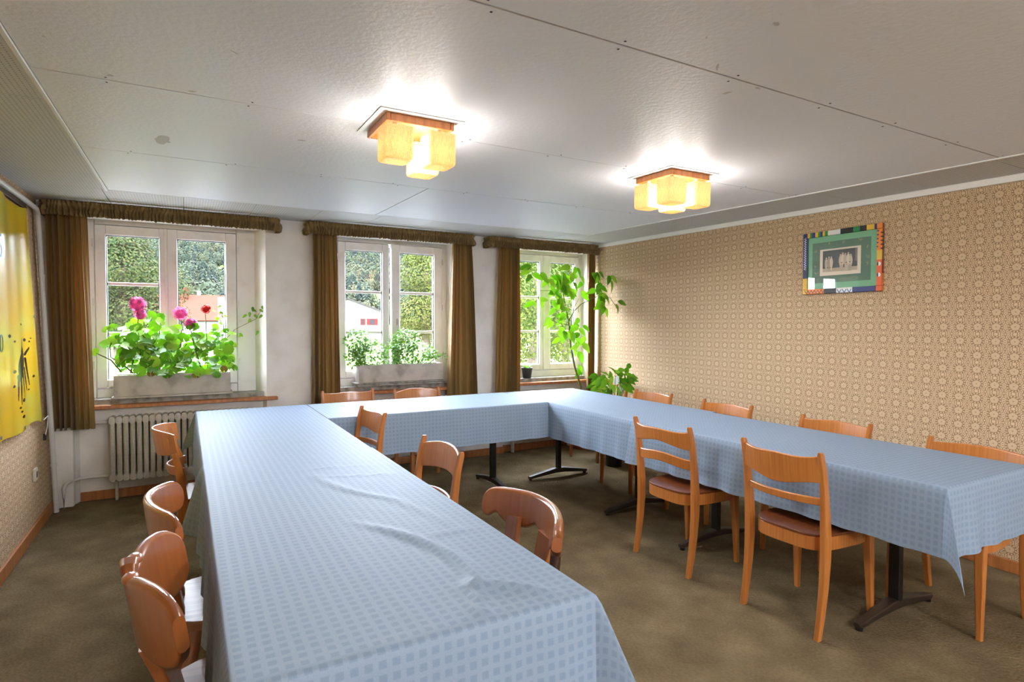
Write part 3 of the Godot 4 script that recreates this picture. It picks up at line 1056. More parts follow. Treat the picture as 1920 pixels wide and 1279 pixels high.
# kind "two" = two similar slats, "deep" = deep top board over a thin rail, "single" = one board above a rail
func cafe_chair(called: String, label: String, kind: String, at: Vector3, turn: float, height: float, group := "", w := 0.205) -> Node3D:
	var c := thing(called, label, "chair", at, turn, group)
	put(seat_mesh(0.420, 0.360, 0.400, 0.446, 0.012, 40, 4.0, 0.003), "seat", M.seat, c)
	var b := MB.new()
	put(seat_mesh(0.418, 0.358, 0.398, 0.4335, 0.060, 40, 4.0, 0.002), "apron", M.wood, c)
	for s in [-1.0, 1.0]:
		put(front_leg(s), "leg", M.wood, c)
		put(rear_post(s, w - 0.005, w, height), "rear_post", M.wood, c)
	var hw := w - 0.006
	if kind == "two":
		put(slat_mesh(hw, -0.196, 0.040, func(t): return height - 0.118 + 0.014 * cos(t * PI), func(t): return height - 0.040 + 0.020 * pow(absf(t), 3.0) + 0.008 * cos(t * PI), 0.014, 0.10), "top_slat", M.wood, c)
		put(slat_mesh(hw, -0.184, 0.040, func(t): return height - 0.235 + 0.010 * cos(t * PI), func(t): return height - 0.178 + 0.010 * cos(t * PI), 0.014, 0.08), "lower_slat", M.wood, c)
	elif kind == "deep":
		put(slat_mesh(hw, -0.196, 0.044, func(t): return height - 0.150 - 0.014 * cos(t * PI), func(t): return height - 0.030 + 0.022 * pow(absf(t), 3.0) + 0.006 * cos(t * PI), 0.014, 0.10), "top_slat", M.wood, c)
		put(slat_mesh(hw, -0.182, 0.048, func(t): return height - 0.240, func(t): return height - 0.205, 0.016, 0.06), "lower_slat", M.wood, c)
	elif kind == "arched":
		put(slat_mesh(hw, -0.196, 0.044, func(t): return height - 0.150 + 0.020 * cos(t * PI * 0.5), func(t): return height - 0.034 + 0.030 * (1.0 - t * t), 0.014, 0.10), "top_slat", M.wood, c)
		put(slat_mesh(hw, -0.182, 0.046, func(t): return height - 0.28, func(t): return height - 0.24 + 0.02 * (1.0 - t * t), 0.014, 0.06), "lower_slat", M.wood, c)
	else:
		put(slat_mesh(hw, -0.196, 0.044, func(t): return height - 0.125 + 0.022 * (1.0 - t * t), func(t): return height - 0.022 + 0.004 * cos(t * PI), 0.014, 0.10), "top_slat", M.wood, c)
		put(slat_mesh(hw, -0.182, 0.046, func(t): return height - 0.29 + 0.012 * (1.0 - t * t), func(t): return height - 0.24 + 0.016 * (1.0 - t * t), 0.014, 0.06), "lower_slat", M.wood, c)
	return c

func splayed_legs(c: Node3D, m: Material) -> void:
	for sx in [-1.0, 1.0]:
		for sz in [-1.0, 1.0]:
			var b := MB.new()
			b.tube([Vector3(sx * 0.215, 0, sz * 0.215), Vector3(sx * 0.16, 0.24, sz * 0.16), Vector3(sx * 0.120, 0.425, sz * 0.120)], [0.015, 0.021, 0.020], 12)
			put(b.mesh(), "leg", m, c)

# farmhouse chair: slab seat on splayed round legs, thick bowed top rail on two flat uprights
func rail_chair(label: String, at: Vector3, turn: float, height: float, arms: bool) -> Node3D:
	var c := thing("farmhouse_chair", label, "chair", at, turn)
	put(seat_mesh(0.43, 0.38, 0.42, 0.450, 0.028, 40, 3.6, 0.008), "seat", M.seat_pale, c)
	splayed_legs(c, M.wood_dark)
	var th := 0.030 if arms else 0.026
	var lo := func(t: float) -> float:
		var arch: float = 0.030 * exp(-pow(t / 0.16, 2.0)) + (0.030 * exp(-pow((absf(t) - 0.80) / 0.10, 2.0)) if arms else 0.0)
		return height - 0.125 + arch + 0.034 * (1.0 - sqrt(max(0.0, 1.0 - pow(clamp((absf(t) - 0.86) / 0.14, 0, 1), 2.0))))
	var hi := func(t: float) -> float:
		return height - 0.012 * t * t - 0.036 * (1.0 - sqrt(max(0.0, 1.0 - pow(clamp((absf(t) - 0.82) / 0.18, 0, 1), 2.0))))
	put(slat_mesh(0.235, -0.150, 0.085, lo, hi, th, 0.12, 28, 0.012), "top_rail", M.wood_dark, c)
	for s in [-1.0, 1.0]:
		var b := MB.new()
		b.sweep([Vector3(s * 0.075, 0.435, -0.165), Vector3(s * 0.085, 0.58, -0.190), Vector3(s * 0.105, height - 0.09, -0.217)], [0.062, 0.066, 0.082], [0.020, 0.020, 0.020], Vector3(0, 0.15, 1).normalized(), 0.005)
		put(b.mesh(), "upright", M.wood_dark, c)
		if arms and s > 0:
			b = MB.new()
			b.tube([Vector3(s * 0.219, height - 0.050, -0.180), Vector3(s * 0.220, height - 0.165, -0.166)], [0.0155, 0.0165], 12)
			put(b.mesh(), "ferrule", M.dark_ring, c)
			b = MB.new()
			b.tube([Vector3(s * 0.220, height - 0.16, -0.166), Vector3(s * 0.175, 0.435, -0.120)], [0.011, 0.012], 10)
			put(b.mesh(), "spindle", M.wood_dark, c)
	return c

# chair with a carved board back that narrows to a stem
func carved_chair(label: String, at: Vector3, turn: float) -> void:
	var c := thing("carved_chair", label, "chair", at, turn)
	put(seat_mesh(0.43, 0.38, 0.42, 0.450, 0.028, 40, 3.6, 0.008), "seat", M.seat_pale, c)
	splayed_legs(c, M.wood_dark)
	var hi := func(t: float) -> float:
		var a: float = absf(t)
		# two rounded shoulders with a scooped dip between them
		return 0.796 + 0.028 * sm(0.10, 0.62, a) - 0.058 * (1.0 - sqrt(max(0.0, 1.0 - pow(clamp((a - 0.70) / 0.30, 0, 1), 2.0))))
	var lo := func(t: float) -> float:
		var a: float = absf(t)
		return 0.628 + 0.010 * a + 0.050 * (1.0 - sqrt(max(0.0, 1.0 - pow(clamp((a - 0.74) / 0.26, 0, 1), 2.0))))
	put(slat_mesh(0.240, -0.145, 0.095, lo, hi, 0.030, 0.16, 44, 0.013), "back_panel", M.wood_dark, c)
	# carved grip on the top edge
	var b := MB.new()
	b.sweep([Vector3(-0.034, 0.797, -0.270), Vector3(-0.024, 0.806, -0.272), Vector3(0, 0.812, -0.273), Vector3(0.024, 0.806, -0.272), Vector3(0.034, 0.797, -0.270)], [0.026, 0.036, 0.040, 0.036, 0.026], [0.014, 0.030, 0.034, 0.030, 0.014], Vector3.UP, 0.013, 3)
	put(b.mesh(), "carved_knob", M.wood_dark, c)
	for s in [-1.0, 1.0]:
		b = MB.new()
		b.ball(Vector3(s * 0.064, 0.800, -0.266), Vector3(0.030, 0.013, 0.018), 14, 8)
		put(b.mesh(), "carved_scroll", M.wood_dark, c)
	b = MB.new()
	b.sweep([Vector3(0, 0.435, -0.172), Vector3(0, 0.53, -0.195), Vector3(0, 0.65, -0.238)], [0.17, 0.18, 0.225], [0.026, 0.026, 0.026], Vector3(0, 0.2, 1).normalized(), 0.006)
	put(b.mesh(), "stem", M.wood_dark, c)

# chair with a thin bent plywood back held between flat posts
func bent_chair(label: String, at: Vector3, turn: float) -> void:
	var c := thing("plywood_chair", label, "chair", at, turn)
	put(seat_mesh(0.42, 0.37, 0.41, 0.447, 0.016, 40, 4.0), "seat", M.seat, c)
	put(seat_mesh(0.408, 0.358, 0.398, 0.4315, 0.050, 40, 4.0, 0.002), "apron", M.wood, c)
	for s in [-1.0, 1.0]:
		put(front_leg(s), "leg", M.wood, c)
		var b := MB.new()
		b.sweep([Vector3(s * 0.180, 0, -0.225), Vector3(s * 0.172, 0.22, -0.178), Vector3(s * 0.168, 0.44, -0.160), Vector3(s * 0.172, 0.62, -0.180), Vector3(s * 0.178, 0.78, -0.225)], [0.022, 0.024, 0.026, 0.024, 0.020], [0.026, 0.038, 0.046, 0.036, 0.020], Vector3(0, 0, 1), 0.005)
		put(b.mesh(), "rear_post", M.wood, c)
	put(slat_mesh(0.215, -0.165, 0.105, func(t): return 0.675 + 0.030 * t * t * t * t, func(t): return 0.818 - 0.016 * pow(absf(t), 4.0), 0.011, 0.16, 28, 0.005), "back_panel", M.wood, c)
	put(slat_mesh(0.170, -0.150, 0.085, func(t): return 0.565, func(t): return 0.615, 0.011, 0.10, 20, 0.005), "lower_slat", M.wood, c)

func build_chairs() -> void:
	var px := PI / 2     # faces +x
	cafe_chair("ladder_back_chair", "honey wooden chair with two equal back slats facing the papered wall", "two", Vector3(2.592, 0, -2.505), px, 0.825, "", 0.218)
	cafe_chair("ladder_back_chair", "honey wooden chair with a deep top board above a thin rail facing the papered wall", "deep", Vector3(2.612, 0, -1.752), px, 0.825, "", 0.200)
	var g := "honey chairs tucked in along the papered wall"
	cafe_chair("wooden_chair", "honey wooden chair tucked in behind the hanging cloth corner", "single", Vector3(3.215, 0, -1.405), -px, 0.795, g, 0.212)
	cafe_chair("wooden_chair", "honey wooden chair along the papered wall, second from the hanging cloth corner", "single", Vector3(3.285, 0, -2.185), -px, 0.800, g, 0.215)
	cafe_chair("wooden_chair", "honey wooden chair along the papered wall, third from the hanging cloth corner", "single", Vector3(3.325, 0, -3.05), -px, 0.800, g, 0.220)
	cafe_chair("wooden_chair", "honey wooden chair along the papered wall beside the bushy potted plant", "single", Vector3(3.350, 0, -3.87), -px, 0.800, g, 0.220)
	cafe_chair("wooden_chair", "honey wooden chair in the corner behind the bushy potted plant", "single", Vector3(3.735, 0, -4.88), -px + 0.15, 0.815, g, 0.215)
	cafe_chair("wooden_chair", "honey wooden chair with dipped top board below the middle window", "deep", Vector3(1.215, 0, -4.86), 0.0, 0.815, "", 0.212)
	cafe_chair("wooden_chair", "honey wooden chair with arched top board below the middle window", "arched", Vector3(1.835, 0, -4.86), 0.0, 0.800, "", 0.208)
	cafe_chair("wooden_chair", "wooden chair seen edge-on between the crosswise cloth and the long table", "deep", Vector3(0.845, 0, -3.76), -px + 0.10, 0.825, "", 0.200)
	cafe_chair("wooden_chair", "wooden chair with a wide arched board inside the U of tables", "arched", Vector3(0.815, 0, -2.535), -px, 0.825, "", 0.225)
	rail_chair("thick-railed wooden chair with dark ferrules inside the U of tables", Vector3(0.755, 0, -1.625), -px, 0.815, true)
	bent_chair("chair with a thin bent plywood back in front of the geranium radiator", Vector3(0.14, 0, -3.72), px)
	rail_chair("farmhouse chair with a smooth thick bowed top rail next to the carved chair", Vector3(0.145, 0, -2.235), px, 0.82, false)
	carved_chair("farmhouse chair with a carved scalloped back board", Vector3(0.150, 0, -1.635), px)

# ---------------------------------------------------------------- curtains
func curtain(label: String, xt0: float, xt1: float, xb0: float, xb1: float, ybot: float, pleats: float, sd: float) -> void:
	var c := thing("curtain", label, "curtain", Vector3.ZERO)
	var b := MB.new()
	var nu := int(pleats * 14)
	var fn := func(i: int, j: int) -> Vector3:
		var t := float(i) / nu
		var s := j / 24.0
		var u := t + 0.020 * sin(9.0 * t + 3.0 * s + sd) + 0.012 * sin(23.0 * t + sd * 2.0)
		var x: float = lerp(lerp(xt0, xt1, t), lerp(xb0, xb1, t), pow(s, 0.8))
		var amp: float = lerp(0.020, 0.036, s) * (1.0 + 0.45 * sin(5.0 * t + sd))
		var ph := TAU * pleats * u
		return Vector3(x + 0.006 * cos(ph), lerp(2.215, ybot, s) + 0.006 * s * sin(ph), -5.405 + amp * sin(ph) + 0.006 * sin(ph * 2.3 + sd))
	b.grid(nu, 24, fn, func(i, j): return Vector2(float(i) / nu * 2.0 + sd, j / 24.0))
	put(b.mesh(), "drape", M.curtain, c)
	# hem band at the foot
	b = MB.new()
	var fh := func(i: int, j: int) -> Vector3:
		return fn.call(i, 24) + Vector3(0, 0.045 * (1 - j), 0.0018 + 0.002 * (1 - j))
	b.grid(nu, 1, fh, func(i, j): return Vector2(float(i) / nu * 2.0 + sd, 0.5 + j * 0.1))
	put(b.mesh(), "hem", M.curtain, c)

func valance(label: String, x0: float, x1: float, sd: float) -> void:
	var c := thing("valance", label, "valance", Vector3.ZERO, 0.0, "")
	var zb := -5.50
	var zf := -5.345
	var yt := ceil_y(-5.4) - 0.012
	var path := [Vector2(x0 + 0.01, zb), Vector2(x0, zf - 0.02), Vector2(x0 + 0.02, zf), Vector2(x1 - 0.02, zf), Vector2(x1, zf - 0.02), Vector2(x1 - 0.01, zb)]
	var lens := [0.0]
	for i in path.size() - 1:
		lens.append(lens[i] + path[i].distance_to(path[i + 1]))
	var total: float = lens[-1]
	var nu := int(total / 0.0032)
	var nv := 9
	var nz := FastNoiseLite.new()
	nz.seed = int(sd * 10)
	nz.frequency = 6.0
	var fn := func(i: int, j: int) -> Vector3:
		var d := total * i / nu
		var k := 0
		while k < path.size() - 2 and d > lens[k + 1]:
			k += 1
		var p: Vector2 = path[k].lerp(path[k + 1], (d - lens[k]) / (lens[k + 1] - lens[k]))
		var dir: Vector2 = (path[k + 1] - path[k]).normalized()
		var out := Vector2(-dir.y, dir.x)
		var s := float(j) / nv
		# gathered twice: a small frill above, a fuller one below
		var puff: float = 0.006 + 0.012 * absf(sin(PI * (s - 0.28) / 0.72)) if s > 0.28 else 0.006 + 0.006 * sin(PI * s / 0.28)
		var loose: float = 0.35 if absf(s - 0.28) < 0.06 else 1.0
		var r := sin(d * 235.0 + 7.0 * nz.get_noise_2d(d, s * 0.08 + sd)) * 0.75 + nz.get_noise_2d(d * 2.0, s * 0.15) * 0.8
		var o: float = puff + loose * (0.013 + 0.010 * s) * r
		var y: float = yt - 0.108 * s + 0.004 * nz.get_noise_1d(d * 9.0 + 40.0 * (1.0 if s > 0.5 else 0.0)) * (1.0 if j == 0 or j == nv else 0.0) * 2.0
		return Vector3(p.x + out.x * o, y, p.y + out.y * o)
	var b := MB.new()
	b.grid(nu, nv, fn, func(i, j): return Vector2(i, j), false)
	put(b.mesh(), "ruffle", M.valance, c)
	put(boxmesh(Vector3((x0 + x1) / 2, yt - 0.006, -5.448), Vector3(x1 - x0 - 0.03, 0.016, 0.10), 0.003), "pelmet_board", M.board, c)

func build_curtains() -> void:
	valance("ruffled brown valance above the geranium window", -0.890, 0.705, 1.0)
	valance("ruffled brown valance above the middle window", 0.945, 2.540, 2.0)
	valance("ruffled brown valance above the window with the tall houseplant", 2.725, 4.085, 3.0)
	curtain("pleated golden brown curtain beside the white corner pipe", -0.885, -0.640, -0.865, -0.612, 0.585, 7.0, 0.3)
	curtain("narrow brown curtain at the middle window beside the bare white wall", 0.985, 1.195, 0.975, 1.215, 0.50, 6.0, 1.7)
	curtain("flaring brown curtain at the end of the middle planter", 2.325, 2.530, 2.265, 2.618, 0.50, 5.5, 2.9)
	curtain("brown curtain next to the small black aloe pot", 2.850, 3.090, 2.792, 3.105, 0.50, 6.0, 4.1)
	curtain("narrow brown curtain in the corner against the wallpaper", 3.985, 4.085, 3.970, 4.092, 0.50, 3.0, 5.2)

# ---------------------------------------------------------------- things on the walls
func picture_image() -> Image:
	var w := 576
	var h := 448
	var im := Image.create(w, h, false, Image.FORMAT_RGB8)
	var blue := Color(0.13, 0.16, 0.42)
	var orange := Color(0.88, 0.50, 0.16)
	var yellow := Color(0.86, 0.68, 0.20)
	var green := Color(0.10, 0.50, 0.24)
	var black := Color(0.09, 0.08, 0.08)
	var white := Color(0.88, 0.87, 0.84)
	var fw := 36
	# painted frame: blocks of colour along each side
	var fill := func(side: int, a: float, b: float, c: Color):
		if side == 0: im.fill_rect(Rect2i(int(a * w), 0, int((b - a) * w) + 1, fw), c)
		elif side == 1: im.fill_rect(Rect2i(int(a * w), h - fw, int((b - a) * w) + 1, fw), c)
		elif side == 2: im.fill_rect(Rect2i(0, int(a * h), fw, int((b - a) * h) + 1), c)
		else: im.fill_rect(Rect2i(w - fw, int(a * h), fw, int((b - a) * h) + 1), c)
	var top := [[0, .05, blue], [.05, .10, yellow], [.10, .13, green], [.13, .17, blue], [.17, .21, yellow], [.21, .24, green], [.24, .27, blue], [.27, .30, yellow], [.30, .34, green], [.34, .50, white], [.50, .66, black], [.66, .74, green], [.74, .82, black], [.82, .91, yellow], [.91, 1, blue]]
	for t in top: fill.call(0, t[0], t[1], t[2])
	for t in [[0, .30, orange], [.30, .46, black], [.46, .66, white], [.66, 1, blue]]: fill.call(1, t[0], t[1], t[2])
	for t in [[0, .56, blue], [.56, .74, Color(0.10, 0.11, 0.25)], [.74, 1, yellow]]: fill.call(2, t[0], t[1], t[2])
	for t in [[0, .40, orange], [.40, .54, yellow], [.54, 1, Color(0.86, 0.36, 0.15)]]: fill.call(3, t[0], t[1], t[2])
	for k in 14:      # white waves down one side
		var y := 30 + k * 17
		for q in 17:
			im.fill_rect(Rect2i(8 + int(absf(q - 8.0) * 1.8), y + q, 7, 1), white)
	for k in 6:       # brown zigzag, black teeth, eyes
		for q in 26:
			im.fill_rect(Rect2i(18 + k * 26 + q, h - 8 - int(absf(q - 13.0) * 1.7), 3, 5), Color(0.30, 0.12, 0.08))
	for k in 3:
		for q in 30:
			im.fill_rect(Rect2i(int(w * .47) + k * 36 + q, h - 6 - int(absf(q - 15.0) * 1.5), 3, 8), Color(0.25, 0.40, 0.62))
	for k in 5:
		im.fill_rect(Rect2i(w - fw, 46 + k * 26, 14 - k, 9), blue)
		im.fill_rect(Rect2i(w - 10, 60 + k * 26, 10, 8), black)
	for e in [0.60, 0.76]:
		for yy in range(-15, 16):
			for xx in range(-13, 14):
				if xx * xx + yy * yy * 0.8 < 150:
					im.set_pixel(w - 19 + xx, int(e * h) + yy, white if xx > -4 else black)
	# mount
	im.fill_rect(Rect2i(fw, fw, w - 2 * fw, h - 2 * fw), Color(0.42, 0.68, 0.50))
	im.fill_rect(Rect2i(68, 78, w - 68 - 80, h - 78 - 78), Color(0.24, 0.40, 0.29))
	rng.seed = 77
	var ink := Color(0.62, 0.58, 0.36)
	for d in [[88, 140], [190, 96], [300, 92], [420, 96], [470, 150], [470, 210], [472, 260], [90, 250], [96, 300]]:
		for k in 5:
			var p := Vector2(d[0] + rng.randf_range(-4, 8), d[1] + rng.randf_range(-6, 10))
			var dv := Vector2.from_angle(rng.randf_range(-2.6, -0.4))
			for q in 16:
				var z := p + dv * q
				im.fill_rect(Rect2i(int(z.x), int(z.y), 2, 2), ink)
	for r in [[200, 352, 42], [345, 350, 62]]:      # two scrolled cartouches
		for q in 120:
			var a := TAU * q / 120.0
			im.fill_rect(Rect2i(r[0] + int(cos(a) * r[2]), r[1] + int(sin(a) * 12), 2, 2), ink)
		for q in int(r[2] / 7.0):
			im.fill_rect(Rect2i(r[0] - int(r[2] * 0.7) + q * 10, r[1] - 3 + (q % 3) * 2, 5, 4), ink)
	# sepia group photograph
	var paper := Color(0.88, 0.82, 0.74)
	im.fill_rect(Rect2i(128, 130, 300, 190), paper)
	im.fill_rect(Rect2i(150, 142, 254, 150), Color(0.16, 0.17, 0.15))
	im.fill_rect(Rect2i(150, 268, 254, 26), Color(0.70, 0.63, 0.52))
	im.fill_rect(Rect2i(388, 142, 16, 90), Color(0.45, 0.40, 0.33))
	var people := [[178, 190, 74, 0.72], [198, 184, 90, 0.62], [216, 186, 88, 0.82], [284, 176, 92, 0.78], [300, 166, 104, 0.84], [318, 172, 98, 0.74], [340, 168, 102, 0.86], [358, 182, 88, 0.78], [292, 238, 46, 0.70], [326, 240, 44, 0.76], [350, 238, 46, 0.66]]
	for p in people:
		var c := Color(p[3], p[3] * 0.92, p[3] * 0.80)
		for yy in p[2]:
			var ww := 8.0 + 5.0 * sin(yy * 0.05)
			im.fill_rect(Rect2i(int(p[0] - ww), p[1] + 12 + yy, int(ww * 2), 1), c)
		for yy in range(-8, 9):
			var ww := sqrt(64.0 - yy * yy) * 0.75
			im.fill_rect(Rect2i(int(p[0] - ww), p[1] + 4 + yy, int(ww * 2), 1), Color(0.80, 0.72, 0.60))
		im.fill_rect(Rect2i(p[0] - 6, p[1] - 5, 12, 5), Color(0.20, 0.16, 0.12))
	return im

func build_wall_things() -> void:
	# framed photograph
	var zc := -2.49
	var p := thing("framed_picture", "small photograph in a green mount and hand-painted colourful frame on the wallpaper", "picture", Vector3(right_x(zc) - 0.001, 1.829, zc), -PI / 2 - 0.0256)
	var W := 0.577
	var H := 0.448
	var m := mat(Color(1, 1, 1), 0.4)
	m.albedo_texture = tex(picture_image())
	var fw := 0.036
	for s in [[0.0, H / 2 - fw / 2, W, fw], [0.0, -H / 2 + fw / 2, W, fw], [-W / 2 + fw / 2, 0.0, fw, H - 2 * fw], [W / 2 - fw / 2, 0.0, fw, H - 2 * fw]]:
		var b := MB.new()
		b.box(Vector3(s[0], s[1], 0.0125), Vector3(s[2], s[3], 0.023), 0.003)
		for i in b.v.size():
			b.uv[i] = Vector2(b.v[i].x / W + 0.5, 0.5 - b.v[i].y / H)
		put(b.mesh(), "frame_side", m, p)
	var b := MB.new()
	var x := W / 2 - fw
	var y := H / 2 - fw
	b.face([Vector3(-x, -y, 0.010), Vector3(x, -y, 0.010), Vector3(x, y, 0.010), Vector3(-x, y, 0.010)])
	for i in b.v.size():
		b.uv[i] = Vector2(b.v[i].x / W + 0.5, 0.5 - b.v[i].y / H)
	put(b.mesh(), "print", m, p)
	b = MB.new()
	b.face([Vector3(-x, -y, 0.014), Vector3(x, -y, 0.014), Vector3(x, y, 0.014), Vector3(-x, y, 0.014)])
	put(b.mesh(), "glass_pane", M.glass, p)

	# yellow banner tied along the leaning wall
	var bn := thing("banner", "glossy yellow vinyl banner with a black ink splash on the wall beside the pipe", "banner")
	var im := Image.create(512, 512, false, Image.FORMAT_RGB8)
	var nz := noise_img(512, 0.006, 81, 3)
	for yy in 512:
		for xx in 512:
			im.set_pixel(xx, yy, Color(0.86, 0.70, 0.12).lerp(Color(0.80, 0.74, 0.26), clamp((nz.get_pixel(xx, yy).r - 0.35) * 2.2, 0, 1)))
	var z0 := -5.08
	var z1 := -2.5
	var uvof := func(px: float, py: float) -> Vector2:
		var d := ray(px, py)
		var t := (-0.845 - 0.034 * 1.4) / d.x
		var q := EYE + d * t
		return Vector2((q.z - z0) / (z1 - z0), (2.20 - q.y) / 1.55)
	var ink := Color(0.055, 0.05, 0.03)
	var dab := func(px: float, py: float, rx: float, ry: float):
		var q: Vector2 = uvof.call(px, py) * 512.0
		rx *= 2.2
		for yy in range(int(q.y - ry), int(q.y + ry) + 1):
			for xx in range(int(q.x - rx), int(q.x + rx) + 1):
				if Vector2((xx - q.x) / max(rx, 0.6), (yy - q.y) / max(ry, 0.6)).length() <= 1.0 and xx >= 0 and xx < 512 and yy >= 0 and yy < 512:
					im.set_pixel(xx, yy, ink)
	# splash: a slanted body with spikes running down and flying drops
	for k in 40:
		var t := k / 39.0
		dab.call(lerp(40.0, 33.0, t), lerp(655.0, 712.0, t), lerp(2.0, 7.5, sin(t * PI)), 4.0)
	for s in [[46, 672, 1.3, 48], [43, 690, 1.0, 40], [39, 700, 0.4, 44], [34, 705, -0.2, 52], [30, 705, -0.4, 45], [38, 660, 0.6, -24], [46, 664, 1.6, -12]]:
		for q in 24:
			var t := q / 23.0
			dab.call(s[0] + s[2] * 4.0 * t, s[1] + s[3] * t, lerp(2.6, 0.5, t), 2.5)
	for d in [[40, 608, 1.5], [46, 637, 2.6], [16, 630, 2.6], [26, 640, 1.6], [58, 705, 2.4], [24, 697, 2.6], [22, 725, 2.2], [38, 750, 3.0], [31, 765, 1.6], [33, 772, 1.6], [36, 781, 2.4], [53, 640, 1.4], [55, 634, 1.2], [50, 730, 1.2]]:
		dab.call(d[0], d[1], d[2] * 1.2, d[2] * 1.2)
	m = mat(Color(1, 1, 1), 0.22, 0.5)
	m.albedo_texture = tex(im)
	var fn := func(i: int, j: int) -> Vector3:
		var s := i / 60.0
		var t := j / 40.0
		var zz: float = lerp(z0, z1, s)
		# right edge drawn in between the eyelets, lower hem hanging in shallow bows
		var ztop := -5.03
		zz = lerp(max(zz, ztop) if t == 0 else zz, zz, t)
		zz = lerp(lerp(ztop, z1, s), lerp(z0, z1, s), pow(t, 1.2))
		var ytop := 2.13 + 0.025 * exp(-s * 20.0) - 0.012 * sin(s * 14.0)
		var ybot := 0.735 - 0.035 * exp(-s * 18.0) + 0.012 * sin(s * 20.0)
		var yy: float = lerp(ytop, ybot, t)
		var wav := 0.005 * sin(s * 30.0 + 1.5 * t) * (0.4 + 0.6 * (1.0 - t)) + 0.003 * sin(s * 55.0 - 3.0 * t)
		return Vector3(left_x(yy) + 0.030 + wav, yy, zz)
	b = MB.new()
	b.grid(60, 40, fn, func(i, j): return Vector2(0, 0), true)
	for i in b.v.size():
		b.uv[i] = Vector2((b.v[i].z - z0) / (z1 - z0), (2.20 - b.v[i].y) / 1.55)
	put(b.mesh(), "vinyl_sheet", m, bn)
	# printed figures
	var blue := mat(Color(0.07, 0.22, 0.20), 0.3)
	for g in [["5", 6.0, 461.0, 0.0030], ["0", 1.0, 645.0, 0.0022]]:
		var tm := TextMesh.new()
		var ft := SystemFont.new()
		ft.font_names = PackedStringArray(["Droid Sans"])
		tm.font = ft
		tm.text = g[0]
		tm.font_size = 60
		tm.pixel_size = g[3]
		tm.depth = 0.002
		var d := ray(g[1], g[2])
		var q := EYE + d * ((-0.882) / d.x)
		var o := put(tm, "figure", blue, bn)
		o.position = Vector3(left_x(q.y) + 0.041, q.y, q.z)
		o.rotation = Vector3(0, PI / 2, 0)
		o.rotation.z = 0.0
	# rail the banner hangs from, eyelets and ties
	b = MB.new()
	b.sweep([Vector3(left_x(2.15) + 0.012, 2.165, -5.06), Vector3(left_x(2.15) + 0.012, 2.13, 3.9)], [0.022, 0.022], [0.035, 0.035], Vector3.UP, 0.004)
	var rail := put(b.mesh(), "wall_batten", M.dark_ring)
	tag(rail, "dark wooden batten along the top of the yellow banner", "batten")
	for e in [[0, 0], [20, 0], [0, 20], [0, 40], [12, 40], [24, 40]]:
		var q: Vector3 = fn.call(e[0], e[1]) + Vector3(0.002, 0.02 if e[1] == 40 else -0.02 if e[1] == 0 else 0.0, 0.02 if e[0] == 0 else 0.0)
		b = MB.new()
		b.tube([q, q + Vector3(0.004, 0, 0)], [0.010, 0.010], 10)
		put(b.mesh(), "eyelet", M.metal, bn)
	b = MB.new()
	b.tube([fn.call(0, 40) + Vector3(0.012, 0.02, 0.02), Vector3(left_x(0.75) + 0.06, 0.74, -5.11), Vector3(left_x(0.6) + 0.045, 0.66, -5.14), Vector3(left_x(0.6) + 0.03, 0.60, -5.16)], [0.004, 0.004, 0.004, 0.004], 6)
	put(b.mesh(), "tie_cord", M.white, bn)
	put(boxmesh(Vector3(left_x(0.59) + 0.025, 0.585, -5.165), Vector3(0.018, 0.05, 0.02), 0.005), "cord_toggle", M.black_pot, bn)

	# socket
	var so := thing("wall_socket", "cream wall socket low on the wall below the yellow banner", "socket", Vector3(left_x(0.38), 0.38, -4.905))
	put(boxmesh(Vector3(0.008, 0, 0), Vector3(0.018, 0.085, 0.085), 0.006), "cover_plate", M.plastic, so)
	b = MB.new()
	b.tube([Vector3(0.016, 0, 0), Vector3(0.0185, 0, 0)], [0.022, 0.022], 14)
	put(b.mesh(), "socket_well", M.worn_steel, so)

# ---------------------------------------------------------------- plants
func tinted(c: Color) -> Color:       # sRGB to the linear values vertex colours want
	return c.srgb_to_linear()

func round_leaf(col: Color) -> ArrayMesh:
	var b := MB.new()
	b.tint = tinted(col)
	var mid := b.vert(Vector3(0, -0.10, 0), Vector3.UP)
	var k := []
	var n := 18
	for i in n + 1:
		var a := PI * 0.5 + 0.20 + (TAU - 0.40) * i / n
		var r := 1.0 + 0.05 * cos(i * PI)
		k.append(b.vert(Vector3(cos(a) * r, 0.12 * sin(a * 3.0) + 0.10, sin(a) * r), Vector3(-cos(a) * 0.25, 1, -sin(a) * 0.25).normalized()))
	for i in n:
		b.tri(mid, k[i], k[i + 1])
	return b.mesh()

func pointed_leaf(col: Color, width := 0.42, droop := 0.35) -> ArrayMesh:
	var b := MB.new()
	b.tint = tinted(col)
	var n := 7
	var rows := []
	for i in n + 1:
		var t := float(i) / n
		var w: float = width * pow(sin(PI * pow(t, 0.75)), 0.85) * 0.5 if i > 0 and i < n else 0.0
		var y := -droop * t * t
		rows.append([b.vert(Vector3(-w, y + w * 0.25, t), Vector3(0.25, 1, droop * t).normalized()), b.vert(Vector3(0, y - 0.01, t), Vector3(0, 1, droop * t).normalized()), b.vert(Vector3(w, y + w * 0.25, t), Vector3(-0.25, 1, droop * t).normalized())])
	for i in n:
		b.quad(rows[i][0], rows[i][1], rows[i + 1][1], rows[i + 1][0])
		b.quad(rows[i][1], rows[i][2], rows[i + 1][2], rows[i + 1][1])
	return b.mesh()

func add_leaf(parent: Node3D, me: Mesh, at: Vector3, up: Vector3, ahead: Vector3, size: float) -> void:
	var o := put(me, "leaf", M.leaf, parent)
	var y := up.normalized()
	var x := y.cross(ahead).normalized()
	var z := x.cross(y)
	o.transform = Transform3D(Basis(x, y, z).scaled(Vector3.ONE * size), at)

